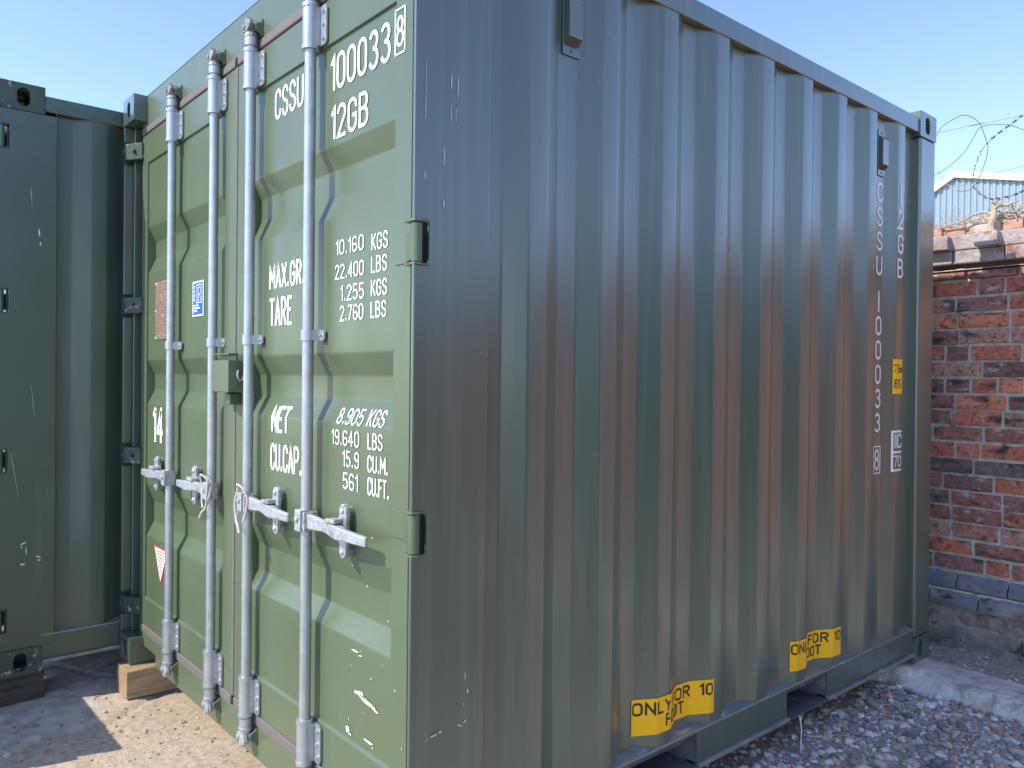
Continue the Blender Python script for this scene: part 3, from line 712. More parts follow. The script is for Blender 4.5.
r2 = rope('rope_seal', 'frayed pale rope on the handle hub of the rod just left of the lock box', -1.366, -1)

# ------------------------------------------------------------------ timbers
def timber(name, x0, x1, y0, y1, z0, z1, m, label, seed):
    b = BM(); box(b, 0, x1-x0, 0, y1-y0, 0, z1-z0)
    bmesh.ops.subdivide_edges(b, edges=b.edges[:], cuts=5, use_grid_fill=True)
    for v in b.verts: v.co += noise.noise_vector(v.co*9+Vector((seed, 0, 0)))*.0035
    o = obj(name, b, m, None, bevel=.003); o.location = (x0, y0, z0); return tag(o, label, 'timber')
timber('timber_block', -2.352, -2.192, -.033, .46, -.125, -.003, M['wood'], 'pale sawn timber block under the left door corner of the central container', 1)
timber('timber_block', -2.72, -2.462, -1.05, -.305, -.15, -.010, M['darkwood'], 'dark weathered timber block under the corner casting of the left container', 5)
timber('timber_block', -.30, -.05, .02, .30, -.125, -.003, M['wood'], 'timber block under the near door corner of the central container, below the frame', 7)

# ------------------------------------------------------------------ ground
def gh(x, y):
    t = min(1, max(0, (x+1.2)/1.4)); base = -.127+.045*(t*t*(3-2*t))
    n = noise.noise(Vector((x*1.3, y*1.3, 0)))*.012+noise.noise(Vector((x*5, y*5, 3)))*.005+noise.noise(Vector((x*19, y*19, 8)))*.0035
    if math.hypot(x, y) > 25: n = 0
    for (cx, cy) in ((-2.27, .2), (-2.6, -.6), (-.17, .15)):
        pass
    crack = 0
    if x < -1.6:
        d = abs((x+2.12)+.35*(y-.05)-.10*noise.noise(Vector((x*4, y*4, 5))))
        crack = -.020*math.exp(-(d/.012)**2)
        d2 = abs((y-.02)-.55*(x+2.5)-.08*noise.noise(Vector((x*6, y*6, 9)))); crack -= .014*math.exp(-(d2/.010)**2)
    return base+n+crack
def axis(lo, hi, near0, near1, step):
    a = [near0]; 
    while a[-1] < near1: a.append(a[-1]+step)
    s = step
    while a[-1] < hi: s *= 1.35; a.append(a[-1]+s)
    s = step; c = [near0]
    while c[-1] > lo: s *= 1.35; c.append(c[-1]-s)
    return c[:0:-1]+a
xs = axis(-600, 600, -3.2, 1.4, .02); yl = axis(-600, 600, -1.0, 3.7, .02)
vs = []; cols = []
def sm(a, b, x): t = min(1, max(0, (x-a)/(b-a))); return t*t*(3-2*t)
for y in yl:
    for x in xs:
        vs.append((x, y, gh(x, y)))
        nn = noise.noise(Vector((x*2.2, y*2.2, 4)))*.30+noise.noise(Vector((x*7, y*7, 4)))*.12
        edge = (x+2.32)+.55*(y+.05)+nn                        # sand right of this line; the colour change also paints the sunlit edge
        sand = sm(-.10, .14, edge)*(1-sm(-.6, .0, x))
        sunlit_streak = math.exp(-(((y+.37)-.75*(x+2.0)+nn*.25)/.035)**2)*sm(-2.3, -2.15, x)*(1-sm(-1.9, -1.8, x))  # strip of sunlight on the ground, painted in as sand colour
        sand = max(sand, sunlit_streak*.8)
        if x*x+y*y > 60: sand = .45
        grav = sm(-.7, -.1, x)
        cols.append((sand, grav, sm(1.0, 1.5, x+noise.noise(Vector((x*2, y*2, 6)))*.3), 1))
nx = len(xs); fs = [(j*nx+i, j*nx+i+1, (j+1)*nx+i+1, (j+1)*nx+i) for j in range(len(yl)-1) for i in range(nx-1)]
me = bpy.data.meshes.new('ground'); me.from_pydata(vs, [], fs); ca = me.color_attributes.new('Col', 'FLOAT_COLOR', 'POINT')
ca.data.foreach_set('color', [c for q in cols for c in q])
for p in me.polygons: p.use_smooth = True
m = bpy.data.materials.new('ground_surface'); m.use_nodes = True; n = m.node_tree.nodes; L = m.node_tree.links; pb = n['Principled BSDF']; pb.inputs['Roughness'].default_value = .92
pb.inputs['Specular IOR Level'].default_value = .2
va = n.new('ShaderNodeVertexColor'); va.layer_name = 'Col'; sp_ = n.new('ShaderNodeSeparateColor'); L.new(va.outputs[0], sp_.inputs[0]); tc = n.new('ShaderNodeTexCoord')
def nz(scale, det=8):
    t = n.new('ShaderNodeTexNoise'); t.inputs['Scale'].default_value = scale; t.inputs['Detail'].default_value = det; L.new(tc.outputs['Object'], t.inputs[0]); return t.outputs[0]
def ramp(src, stops):
    r = n.new('ShaderNodeValToRGB'); r.color_ramp.elements[0].position = stops[0][0]; r.color_ramp.elements[0].color = (*stops[0][1], 1)
    r.color_ramp.elements[1].position = stops[-1][0]; r.color_ramp.elements[1].color = (*stops[-1][1], 1)
    for p_, c_ in stops[1:-1]: e = r.color_ramp.elements.new(p_); e.color = (*c_, 1)
    L.new(src, r.inputs[0]); return r.outputs[0]
def mix(f, a, b_):
    x = n.new('ShaderNodeMix'); x.data_type = 'RGBA'; L.new(f, x.inputs[0]); L.new(a, x.inputs[6]); L.new(b_, x.inputs[7]); return x.outputs[2]
conc = ramp(nz(14), [(.28, (.34, .305, .265)), (.5, (.50, .455, .40)), (.72, (.64, .59, .52))])
sand = ramp(nz(38), [(.28, (.34, .26, .18)), (.5, (.44, .35, .25)), (.75, (.54, .45, .33))])
dirt = ramp(nz(60), [(.3, (.23, .19, .14)), (.5, (.41, .35, .275)), (.75, (.58, .51, .42))])
yard = ramp(nz(30), [(.3, (.17, .13, .085)), (.5, (.27, .21, .145)), (.75, (.38, .30, .22))])
c1 = mix(sp_.outputs[0], conc, sand); c2 = mix(sp_.outputs[2], mix(sp_.outputs[1], c1, dirt), yard); L.new(c2, pb.inputs['Base Color'])
bp = n.new('ShaderNodeBump'); bp.inputs['Strength'].default_value = .45; bp.inputs['Distance'].default_value = .008; L.new(nz(130, 4), bp.inputs['Height']); L.new(bp.outputs[0], pb.inputs['Normal'])
g = link('ground', me, m); g['kind'] = 'structure'

# stones
def stones(name, n_, xr_, yr_, smin, smax, palette, label, cat, seed, cond=None, zf=gh, flat=.7):
    r = random.Random(seed); ib = bmesh.new(); bmesh.ops.create_icosphere(ib, subdivisions=1, radius=1)
    bv = [v.co.copy() for v in ib.verts]; bf = [[v.index for v in f.verts] for f in ib.faces]; ib.free()
    V = []; F = []; CC = []
    for _ in range(n_):
        x = r.uniform(*xr_); y = r.uniform(*yr_)
        if cond and not cond(x, y): continue
        s = smin*(smax/smin)**(r.random()**2.2); rot = Matrix.Rotation(r.uniform(0, 6.3), 3, 'Z') @ Matrix.Rotation(r.uniform(-.5, .5), 3, 'X')
        sc_ = Vector((s*r.uniform(.8, 1.4), s*r.uniform(.7, 1.0), s*r.uniform(.45, flat))); z = zf(x, y)+sc_.z*.35; k = len(V)
        for v in bv:
            q = Vector((v.x*sc_.x*r.uniform(.6, 1.2), v.y*sc_.y*r.uniform(.6, 1.2), v.z*sc_.z*r.uniform(.65, 1.15))); q = rot @ q; V.append((q.x+x, q.y+y, q.z+z))
        c = r.choice(palette); j = r.uniform(.75, 1.25)
        for f in bf: F.append([i+k for i in f])
        CC += [(c[0]*j, c[1]*j, c[2]*j, 1)]*12
    me = bpy.data.meshes.new(name); me.from_pydata(V, [], F); ca = me.color_attributes.new('Col', 'FLOAT_COLOR', 'POINT'); ca.data.foreach_set('color', [c for q in CC for c in q])
    o = link(name, me, mat(name+'_stone', (1, 1, 1), .85, spec=.3, vcol=True, var=.18, vscale=70, bump=.25, bscale=120)); o['kind'] = 'stuff'; tag(o, label, cat); return o
PG = [(.56, .50, .42), (.43, .385, .33), (.68, .62, .53), (.31, .27, .22), (.58, .46, .35), (.46, .44, .41), (.80, .75, .66), (.34, .285, .215), (.58, .36, .25), (.52, .43, .32), (.62, .56, .47), (.24, .22, .19)]
stones('gravel', 16000, (-.35, 1.05), (.9, 3.55), .0022, .017, PG, 'loose mixed grey gravel between the long container side and the wall', 'gravel', 3, cond=lambda x, y: not (2.70 < y < 2.98 and x > -.1) and (y < 2.9 or noise.noise(Vector((x*7, y*7, 2))) > .12))
stones('gravel_chippings', 1300, (-.1, .95), (1.2, 2.72), .010, .033, PG+[(.6, .6, .56)], 'larger scattered stones lying on the gravel beside the container', 'stones', 13)
PS = [(.42, .32, .21), (.35, .26, .17), (.50, .41, .30), (.28, .20, .13), (.30, .29, .28), (.48, .40, .33)]
stones('sandy_pebbles', 1700, (-2.6, -.6), (-.75, .6), .0022, .010, PS, 'small sandy pebbles and grit strewn on the ground before the doors', 'pebbles', 5)
stones('sandy_rubble', 34, (-2.5, -1.1), (-.6, .35), .008, .019, PS, 'a few larger sandy clods lying before the doors', 'pebbles', 6)
# kerb slab
def slab_mesh():
    b = BM(); X0, X1 = -.5, 3.2; N = 520
    prof = [(2.975, -.16), (2.968, -.006), (2.955, -.001), (2.92, .000), (2.89, 0), (2.86, .000), (2.83, -.001), (2.80, -.002), (2.77, -.004), (2.75, -.010), (2.735, -.022), (2.722, -.036), (2.712, -.052), (2.700, -.068), (2.690, -.09), (2.675, -.14)]
    rows = []
    for i in range(N+1):
        x = X0+(X1-X0)*i/N; row = []
        for k, (y, z) in enumerate(prof):
            yy = y-.18*max(0, x)*(.0 if k < 3 else .35)
            d = noise.noise(Vector((x*5, y*9, z*9))); e = noise.noise(Vector((x*22, y*34, z*34)))+.5*noise.noise(Vector((x*60, y*80, z*80)))
            row.append(b.verts.new((x, yy+(d*.030+e*.012 if k > 8 else d*.004)-.06*max(0, x)*(1 if k < 3 else 0), z+(d*.005+e*.0035)+(e*.008+d*.012 if k > 8 else 0))))
        rows.append(row)
    for a, c in zip(rows, rows[1:]):
        for k in range(len(prof)-1): b.faces.new((a[k], a[k+1], c[k+1], c[k]))
    b.faces.new(rows[0]); b.faces.new(rows[-1][::-1]); return b
sm_ = mat('rough_concrete', (.60, .55, .48), .9, spec=.2, var=.22, vscale=9, bump=.9, bscale=45, layers=[((.34, .31, .27), 13, .52, .66, (1, 1, 1)), ((.62, .61, .59), 7, .56, .68, (1, 1, 1))])
o = obj('concrete_kerb', slab_mesh(), sm_, None, smooth=False); tag(o, 'low broken concrete kerb running from the far container corner along the brick wall', 'kerb')
# straw
def strand(b, pts, r, t=.6): tube(b, smoothpts(pts, 5), r, 5, t)
b = BM()
for (x, y, dx, dy, l) in ((.05, 1.95, .9, .15, .22), (.16, 1.85, 1, -.1, .20), (.25, 2.05, .7, .7, .25), (.30, 2.35, 1, .3, .25), (.02, 2.35, .8, .6, .22), (.33, 1.95, .3, -1, .12), (.38, 1.90, 1, .25, .14), (.2, 1.65, .9, .4, .12), (.45, 2.5, .9, -.3, .2), (.1, 1.7, .8, -.3, .14)):
    pts = []
    for k in range(5):
        t = k/4; X_ = x+dx*l*t+rng.uniform(-.006, .006); Y_ = y+dy*l*t+rng.uniform(-.006, .006); pts.append((X_, Y_, gh(X_, Y_)+.018+.012*math.sin(t*3.1)))
    strand(b, pts, .0016)
o = obj('dry_straw', b, M['straw'], None, smooth=True); o['kind'] = 'stuff'; tag(o, 'thin dry straw stalks lying across the gravel', 'straw')
b = BM(); strand(b, [(.006, 1.775, .042), (.012, 1.772, .020), (.020, 1.765, -.005), (.030, 1.745, -.035), (.036, 1.735, -.070)], .0028, .7)
strand(b, [(.008, 1.79, .040), (.010, 1.778, .018)], .002, .8); strand(b, [(.034, 1.738, -.055), (.042, 1.728, -.078)], .002, .8)
tag(obj('pale_root', b, M['rope_white'], None, smooth=True), 'pale dried root hanging from the rear fork pocket edge onto the gravel', 'root')

# ------------------------------------------------------------------ brick wall
YW = 3.6; WX0, WX1 = -5.5, 11.0
wall = thing('brick_wall', 'old red brick boundary wall with blue brick ledge and stone coping behind the container', 'wall', (2.7, YW, -.2))
def wobj(name, bm, m, **k):
    bmesh.ops.translate(bm, verts=bm.verts[:], vec=-wall.location); return obj(name, bm, m, wall, **k)
def brick(V, F, CC, x0, x1, z0, z1, yf, dep, col, r, fine):
    """front face grid with rounded, chipped edges"""
    nx_, nz_ = (8, 4) if fine else (2, 1); k = len(V); tilt = r.uniform(-.002, .002); yo = r.uniform(-.004, .004); ch = .0045
    pts = []
    for j in range(nz_+3):
        for i in range(nx_+3):
            if i == 0 or i == nx_+2 or j == 0 or j == nz_+2:
                u = 0 if i == 0 else (1 if i == nx_+2 else (i-1)/nx_); v = 0 if j == 0 else (1 if j == nz_+2 else (j-1)/nz_)
                d = dep
            else:
                u = (i-1)/nx_; v = (j-1)/nz_; d = 0
            x = x0+(x1-x0)*u; z = z0+(z1-z0)*v
            if d == 0:
                e = .004
                x = x0+e+(x1-x0-2*e)*u; z = z0+e*.8+(z1-z0-1.6*e)*v
                if fine:
                    nn = noise.noise_vector(Vector((x*38, yf, z*38))); x += nn.x*.0022; z += nn.z*.0018
                    edge = (i == 1 or i == nx_+1 or j == 1 or j == nz_+1)
                    y = yf+yo+nn.y*.003+(abs(noise.noise(Vector((x*25, 4, z*25))))*.009 if edge else 0)+tilt*(u-.5)
                else: y = yf+yo
            else:
                y = yf+yo+dep
                if fine:
                    nn = noise.noise_vector(Vector((x*30, 2, z*30))); x += nn.x*.002; z += nn.z*.002
            V.append((x, y, z)); CC.append((*col, 1))
    w_ = nx_+3
    for j in range(nz_+2):
        for i in range(nx_+2): F.append((k+j*w_+i, k+j*w_+i+1, k+(j+1)*w_+i+1, k+(j+1)*w_+i))
def brick_mesh(name, courses, mm):
    r = random.Random(11); V = []; F = []; CC = []
    for (z0, z1, yf, pal, bl, offs, lim) in courses:
        x = WX0+offs
        while x < WX1:
            l = bl*(r.choice((1, 1, 1, 1, .5, .96)))*r.uniform(.96, 1.04); c = r.choice(pal); j = r.uniform(.8, 1.2)
            fine = -.9 < x < 1.1
            brick(V, F, CC, x+.005+r.uniform(0, .003), x+l-.005, z0+.0048+r.uniform(-.003, .003), z1-.0048+r.uniform(-.003, .003), yf, .03, (c[0]*j, c[1]*j, c[2]*j), r, fine); x += l
    V = [(a-wall.location.x, b_-wall.location.y, c-wall.location.z) for a, b_, c in V]
    me = bpy.data.meshes.new(name); me.from_pydata(V, [], F); ca = me.color_attributes.new('Col', 'FLOAT_COLOR', 'POINT'); ca.data.foreach_set('color', [c for q in CC for c in q])
    return link(name, me, mm, wall)
RED = [(.58, .18, .10), (.50, .16, .105), (.34, .145, .11), (.62, .21, .12), (.24, .13, .11), (.42, .18, .13), (.29, .14, .12), (.48, .26, .19), (.20, .145, .135)]
bmat = mat('weathered_brick', (1, 1, 1), .88, spec=.25, vcol=True, var=.28, vscale=32, bump=.6, bscale=85,
    layers=[((.065, .052, .05), 8, .535, .66, (1, 1, 2.2)), ((.48, .41, .35), 14, .57, .70, (1, 1, 2)), ((.14, .07, .055), 40, .54, .68, (1, 1, 1))])
cs = []; z = .300; k = 0; hc = .0875
while z < 1.86: cs.append((z, z+hc, YW, RED, .252, rng.uniform(-.02, .02)+(.126 if k % 2 else 0), 0)); z += hc; k += 1
cs.append((z, z+.052, YW-.022, RED, .25, .05, 0)); ledge_z = z+.052
brick_mesh('brickwork', cs, bmat)
DIRT = [(.30, .235, .19), (.25, .215, .18), (.33, .25, .20), (.23, .21, .19)]
dmat = mat('dirty_plinth_brick', (1, 1, 1), .92, spec=.2, vcol=True, var=.3, vscale=22, bump=1, bscale=60, layers=[((.34, .31, .26), 12, .5, .62, (1, 1, 1)), ((.08, .085, .06), 9, .55, .68, (1, 1, 1)), ((.07, .075, .04), 18, .60, .7, (1, 1, 1))])
brick_mesh('plinth', [(-.24, -.15, YW-.085, DIRT, .25, 0, 0), (-.15, -.06, YW-.085, DIRT, .25, .12, 0), (-.06, .03, YW-.085, DIRT, .25, 0, 0), (.03, .12, YW-.08, DIRT, .25, .11, 0)], dmat)
# mortar bed
b = BM(); N = 260; zsm = [-.3, .12, .121, .30, .301, .45, .6, .75, .9, 1.05, 1.2, 1.35, 1.5, 1.65, 1.8, 1.95]
zsm = [(-.3, -.074), (.118, -.074), (.1185, -.058), (.21, -.058), (.2105, -.010), (.300, -.010)]+[(.301+i*.03, .013) for i in range(int((1.95-.301)/.03)+1)]
xsm = [WX0+i*.25 for i in range(int((-.9-WX0)/.25)+1)]+[-.9+i*.02 for i in range(101)]+[1.15+i*.25 for i in range(int((WX1-1.15)/.25)+1)]
gg = [[b.verts.new((x, YW+d+(noise.noise(Vector((x*40, z*40, 3)))*.005 if -.9 <= x <= 1.1 else 0), z)) for (z, d) in zsm] for x in xsm]
for i in range(len(gg)-1):
    for j in range(len(zsm)-1): b.faces.new((gg[i][j], gg[i+1][j], gg[i+1][j+1], gg[i][j+1]))
for f_ in b.faces:
    if max(v.co.z for v in f_.verts) < .1184: f_.material_index = 1
wobj('mortar', b, [mat('lime_mortar', (.62, .56, .48), .95, spec=.15, var=.2, vscale=18, bump=.9, bscale=110, layers=[((.24, .21, .19), 16, .58, .70, (1, 1, 1))]), mat('dirty_mortar', (.36, .32, .27), .95, spec=.1, var=.35, vscale=22, bump=1, bscale=70, layers=[((.12, .12, .08), 14, .52, .66, (1, 1, 1))])])
b = BM(); box(b, WX0, WX1, YW+.02, YW+.34, -.3, 1.94); wobj('wall_core', b, mat('wall_core_brick', (.2, .11, .08), .9, var=.2))
# blue brick ledges (sloping plinth courses)
bl = mat('blue_engineering_brick', (.20, .19, .195), .5, spec=.5, var=.22, vscale=25, bump=.4, bscale=60, layers=[((.30, .15, .10), 6, .66, .72, (1, 1, 1)), ((.05, .05, .05), 20, .58, .68, (1, 1, 1)), ((.36, .33, .29), 9, .52, .72, (1, 1, 1)), ((.6, .6, .58), 45, .70, .73, (1, 1, 1))])
b = BM(); r = random.Random(3)
for (zt, zb, yt, yb, off) in ((.300, .214, YW-.004, YW-.052, 0), (.208, .122, YW-.052, YW-.088, .13)):
    x = WX0+off
    while x < WX1:
        l = .245*r.uniform(.97, 1.03); j = r.uniform(-.003, .003)
        ngon_prism(b, [(yt+j, zt), (yb+j, zb+.030), (yb+j, zb), (YW+.03, zb), (YW+.03, zt)], 0, x+.003, x+l-.003); x += l
wobj('blue_brick_ledge', b, bl, bevel=.004)
# coping: two courses of grey stone with projecting header bricks
cm = mat('grey_coping_stone', (.42, .36, .35), .85, spec=.3, var=.2, vscale=12, bump=.7, bscale=60, layers=[((.32, .26, .25), 9, .52, .66, (1, 1, 1)), ((.62, .57, .55), 14, .6, .7, (1, 1, 1)), ((.30, .15, .11), 7, .63, .7, (1, 1, 1))])
b = BM()
for (z0, z1, yf, ll, off) in ((1.962, 2.0335, YW-.047, .27, .03), (2.035, 2.112, YW-.045, .29, .17)):
    x = WX0+off
    while x < WX1:
        l = ll*r.uniform(.92, 1.06); j = r.uniform(-.004, .004); vv = box(b, x+.002, x+l-.002, yf+j, YW+.36, z0, z1); x += l
        for v in vv: v.co += noise.noise_vector(v.co*6)*.004
x = -.262-.232*22
while x < WX1:
    vv = box(b, x, x+.115*r.uniform(.92, 1.05), YW-.105+r.uniform(-.006, .006), YW-.03, 2.036, 2.108); x += .232*r.uniform(.97, 1.03)
    for v in vv: v.co += noise.noise_vector(v.co*6)*.005
wobj('coping', b, cm, bevel=.006)
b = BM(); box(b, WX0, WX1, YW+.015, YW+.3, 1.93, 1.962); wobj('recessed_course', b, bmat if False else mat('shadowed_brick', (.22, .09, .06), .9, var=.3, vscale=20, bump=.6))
# ledge of fallen mortar on the projecting course
b = BM(); rows = []
for i in range(241):
    x = -1.0+i*.009; row = []
    for (dy, dz) in ((-.024, 0), (-.020, .006), (.0, .012), (.02, .010)):
        row.append(b.verts.new((x, YW+dy+noise.noise(Vector((x*22, dy*30, 1)))*.004, ledge_z+.001+dz*(.6+.9*abs(noise.noise(Vector((x*15, 3, 1))))))))
    rows.append(row)
for a, c in zip(rows, rows[1:]):
    for k in range(3): b.faces.new((a[k], a[k+1], c[k+1], c[k]))
wobj('mortar_debris', b, mat('mortar_debris', (.46, .40, .34), .95, var=.25, vscale=30, bump=.8, bscale=90))
# rubble top courses (set back), rising to the right
PINK = [(.62, .33, .24), (.56, .30, .22), (.64, .42, .32), (.54, .29, .21), (.58, .46, .38)]
pm = mat('pale_worn_brick', (1, 1, 1), .93, spec=.15, vcol=True, var=.25, vscale=18, bump=1, bscale=50, layers=[((.42, .36, .28), 14, .50, .62, (1, 1, 1)), ((.16, .12, .10), 25, .62, .72, (1, 1, 1))])
brick_mesh('rubble_top', [(2.115, 2.185, YW+.02, PINK, .115, 0, 0)], pm)
b = BM(); box(b, WX0, WX1, YW+.035, YW+.34, 2.114, 2.176); wobj('rubble_fill', b, mat('rubble_fill', (.36, .30, .24), .95, var=.3, vscale=14, bump=1, bscale=40))
# dry vegetation on the wall top
b = BM(); rows = []
for i in range(301):
    x = -1.0+i*.009; tz = 2.176+.062*sm(-.3, .16, x)-.03*sm(.5, 1.2, x); row = []
    for k_, (dy, hh) in enumerate(((.030, 0), (.036, .5), (.06, .9), (.10, 1), (.16, .95), (.22, .6), (.27, 0))):
        q_ = Vector((x*16, dy*20, 4)); row.append(b.verts.new((x, YW+dy+noise.noise(q_)*.008, 2.165+(tz-2.165)*hh*(1+.7*noise.noise(q_*1.7))+noise.noise(q_*4)*.006)))
    rows.append(row)
for a, c in zip(rows, rows[1:]):
    for k_ in range(6): b.faces.new((a[k_], a[k_+1], c[k_+1], c[k_]))
wobj('top_debris', b, mat('dry_debris', (.46, .38, .28), .95, var=.4, vscale=40, bump=1, bscale=90, layers=[((.24, .18, .13), 35, .52, .64, (1, 1, 1)), ((.55, .34, .25), 9, .58, .66, (1, 1, 1))]))
b = BM(); r = random.Random(21)
def topz(x): return 2.17+.085*sm(-.3, .15, x)
for k in range(230):
    x = r.uniform(-.7, 1.2); y = YW+r.uniform(.0, .22); l = r.uniform(.05, .20); a = r.uniform(-.5, .5)+(math.pi if r.random() < .4 else 0); h = topz(x)
    p = [(x+math.cos(a)*l*t, y+math.sin(a)*l*t*.5, r.uniform(2.165, h+.012)+.015*math.sin(3*t)) for t in (0, .33, .66, 1)]
    tube(b, smoothpts(p, 3), r.uniform(.0014, .0042), 5, .5)
for (x, y, h) in ((.055, YW, .17),):
    tube(b, smoothpts([(x-.004, y-.01, 2.10), (x-.008, y-.012, 2.15), (x+.006, y-.01, 2.21), (x+.004, y-.012, 2.275)], 4), .020, 9, .6)
    tube(b, smoothpts([(x+.004, y-.01, 2.23), (x+.03, y-.02, 2.25), (x+.06, y-.015, 2.245), (x+.12, y-.01, 2.262)], 4), .011, 7, .4)
    tube(b, smoothpts([(x, y-.01, 2.20), (x-.04, y-.02, 2.225), (x-.10, y-.015, 2.215), (x-.17, y-.01, 2.19), (x-.26, y, 2.18)], 4), .008, 7, .4)
    tube(b, smoothpts([(x+.01, y-.01, 2.265), (x+.025, y-.01, 2.28), (x+.05, y-.01, 2.284)], 3), .008, 6, .3)
o = obj('dead_vine', b, M['vine'], None, smooth=True); tag(o, 'tangled dead vine with a short woody stump sprawling on top of the brick wall', 'dead vine')
b = BM()
for k, (x, h) in enumerate(((-.20, .12), (-.185, .09), (-.165, .13), (-.13, .11), (-.105, .09), (-.215, .08), (-.08, .07), (-.145, .07))):
    tube(b, smoothpts([(x, YW+.05, 2.16), (x+r.uniform(-.01, .01), YW+.05, 2.16+h*.5), (x+r.uniform(-.02, .02), YW+.05, 2.17+h)], 3), .0017, 5, .3)
    for t in (.4, .6, .8): tube(b, [(x, YW+.05, 2.16+h*t), (x+r.uniform(-.02, .02), YW+.05+r.uniform(-.01, .01), 2.175+h*t+.01)], .0011, 4, .4)
tag(obj('dry_weed', b, M['weed'], None), 'clump of thin grey dry weed stalks on the wall top beside the container edge', 'weed')
# razor wire
rw = thing('razor_wire', 'loose coil of rusty razor wire looping above the brick wall against the sky', 'razor wire', (0, 3.6, 2.5))
def wobj2(name, bm, **k):
    bmesh.ops.translate(bm, verts=bm.verts[:], vec=-rw.location); return obj(name, bm, M['wire'], rw, **k)
l1 = [(-.18, 3.45, 2.64), (-.16, 3.47, 2.69), (-.12, 3.49, 2.72), (-.08, 3.51, 2.74), (-.04, 3.52, 2.73), (0, 3.54, 2.69), (.02, 3.56, 2.62), (.03, 3.58, 2.56), (.01, 3.6, 2.49), (-.02, 3.62, 2.43), (-.05, 3.64, 2.39), (-.09, 3.66, 2.37), (-.15, 3.68, 2.38), (-.2, 3.69, 2.42), (-.25, 3.71, 2.48), (-.28, 3.73, 2.55)]
l2 = [(.40, 3.74, 2.74), (.28, 3.72, 2.755), (.16, 3.70, 2.73), (.14, 3.68, 2.71), (.08, 3.67, 2.67), (.02, 3.65, 2.62), (-.02, 3.64, 2.57), (-.04, 3.62, 2.5), (-.05, 3.61, 2.44), (-.04, 3.59, 2.37), (-.01, 3.58, 2.33), (.04, 3.56, 2.29), (.08, 3.55, 2.28), (.16, 3.53, 2.28), (.22, 3.52, 2.3), (.34, 3.50, 2.40), (.42, 3.48, 2.52)]
l3 = [(-.30, 3.50, 2.42), (-.22, 3.55, 2.46), (-.16, 3.58, 2.5), (-.1, 3.6, 2.56), (-.06, 3.62, 2.63), (-.04, 3.65, 2.69), (-.01, 3.68, 2.71), (.03, 3.7, 2.71), (.08, 3.72, 2.7), (.12, 3.75, 2.68), (.16, 3.78, 2.65), (.24, 3.80, 2.56), (.30, 3.78, 2.45)]
for q, rr, barb in ((l1, .0019, 0), (l2, .0021, 1), (l3, .0019, 0)):
    b = BM(); sp = smoothpts(q, 6); tube(b, sp, rr, 6)
    if barb:
        acc = 0
        for a, c in zip(sp, sp[1:]):
            acc += (c-a).length
            if acc > .036:
                acc = 0; d = (c-a).normalized(); u = d.orthogonal().normalized(); v = d.cross(u)
                for s in (1, -1):
                    w2 = (u*.5+v*.85*s).normalized()
                    tube(b, [a-d*.009+w2*.0075, a, a+d*.009-w2*.0075], .0030, 4)
    wobj2('wire_loop', b)
b = BM()
tube(b, smoothpts([(-.6, 3.6, 2.72), (-.238, 3.6, 2.703), (0, 3.6, 2.705), (.188, 3.6, 2.70), (3, 3.6, 2.72)], 5), .0013, 5); wobj2('straining_wire', b)
b = BM()
tube(b, smoothpts([(-.6, 3.6, 2.34), (-.239, 3.6, 2.377), (0, 3.6, 2.40), (.192, 3.6, 2.437), (3, 3.6, 2.6)], 5), .0012, 5); wobj2('straining_wire', b)

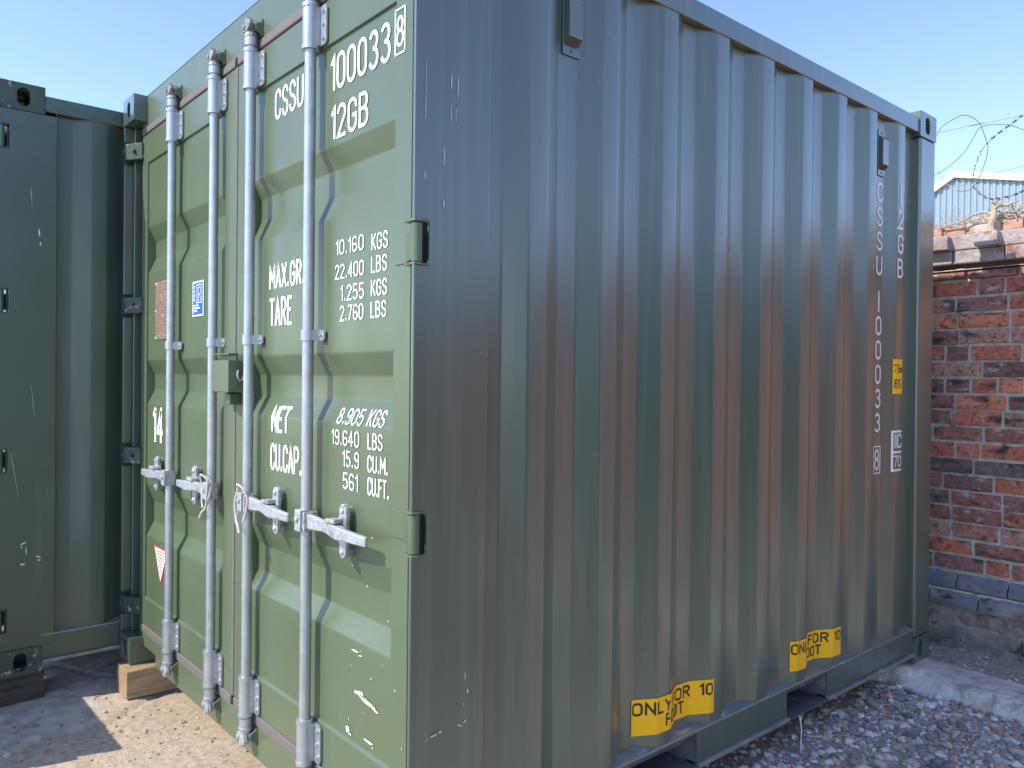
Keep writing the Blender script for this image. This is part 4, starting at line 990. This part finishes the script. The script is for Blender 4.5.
# ------------------------------------------------------------------ warehouse beyond
wh = thing('warehouse', 'pale blue metal-clad gabled warehouse with cream trim beyond the brick wall', 'warehouse', (-3.5, 24, -.1))
def whobj(name, bm, m, **k):
    bmesh.ops.translate(bm, verts=bm.verts[:], vec=-wh.location); return obj(name, bm, m, wh, **k)
XA, ZA = -7.6, 7.50; GWs = 16
def rz(x): return ZA-.235*abs(x-XA) if x > XA else ZA-.60*abs(x-XA)
b = BM(); x = XA-7; per = .165; pts = []
while x < XA+GWs: pts += [(x, 0), (x+.05, 0), (x+.075, .035), (x+.14, .035)]; x += per
vs_ = [(b.verts.new((px, 24-d, -.3)), b.verts.new((px, 24-d, max(.2, rz(px)-.08)))) for px, d in pts]
for a, c in zip(vs_, vs_[1:]): b.faces.new((a[0], c[0], c[1], a[1]))
whobj('cladding', b, mat('blue_grey_cladding', (.25, .33, .38), .5, var=.05, vscale=.6))
b = BM()
for (x0, x1) in ((XA-7, XA), (XA, XA+GWs)):
    ngon_prism(b, [(x0, rz(x0)+.02), (x1, rz(x1)+.02), (x1, rz(x1)-.16), (x0, rz(x0)-.16)], 1, 23.86, 23.95)
whobj('verge_trim', b, mat('cream_trim', (.70, .64, .50), .6))
b = BM()
for (x0, x1) in ((XA-7, XA), (XA, XA+GWs)):
    ngon_prism(b, [(x0, rz(x0)+.01), (x1, rz(x1)+.01), (x1, rz(x1)-.06), (x0, rz(x0)-.06)], 1, 23.96, 52)
whobj('roof', b, mat('grey_roof_sheet', (.35, .36, .37), .6))
b = BM(); box(b, XA-7, XA+GWs, 24.06, 51.9, -.3, 3.3); whobj('rear_volume', b, mat('rear_volume_cladding', (.30, .38, .43), .6))

# third container, added unseen across the yard to darken reflections in the long side
far = copy_tree(nb); far.location = (5.6+2.438, .35, -.02)
far['label'] = 'unseen dark green shipping container added across the yard for its dark reflection'

# unseen pallet of boards added beyond the left edge to shade grey ground
pa = thing('shade_pallet', 'unseen wooden pallet added before the left container to shade the grey ground', 'pallet', (-2.2, -.86, -.13))
for (z0, z1) in ((.0, .10), (.115, .235), (.30, .42), (.43, .56), (.565, .72)):
    b = BM(); box(b, -.42, .25+rng.uniform(-.07, .07), -.010, .010, z0, z1); obj('board', b, M['wood'], pa, bevel=.002)
for x in (-.38, -.08, .14):
    b = BM(); box(b, x-.045, x+.045, -.10, -.011, .0, .70); obj('bearer', b, M['wood'], pa, bevel=.002)
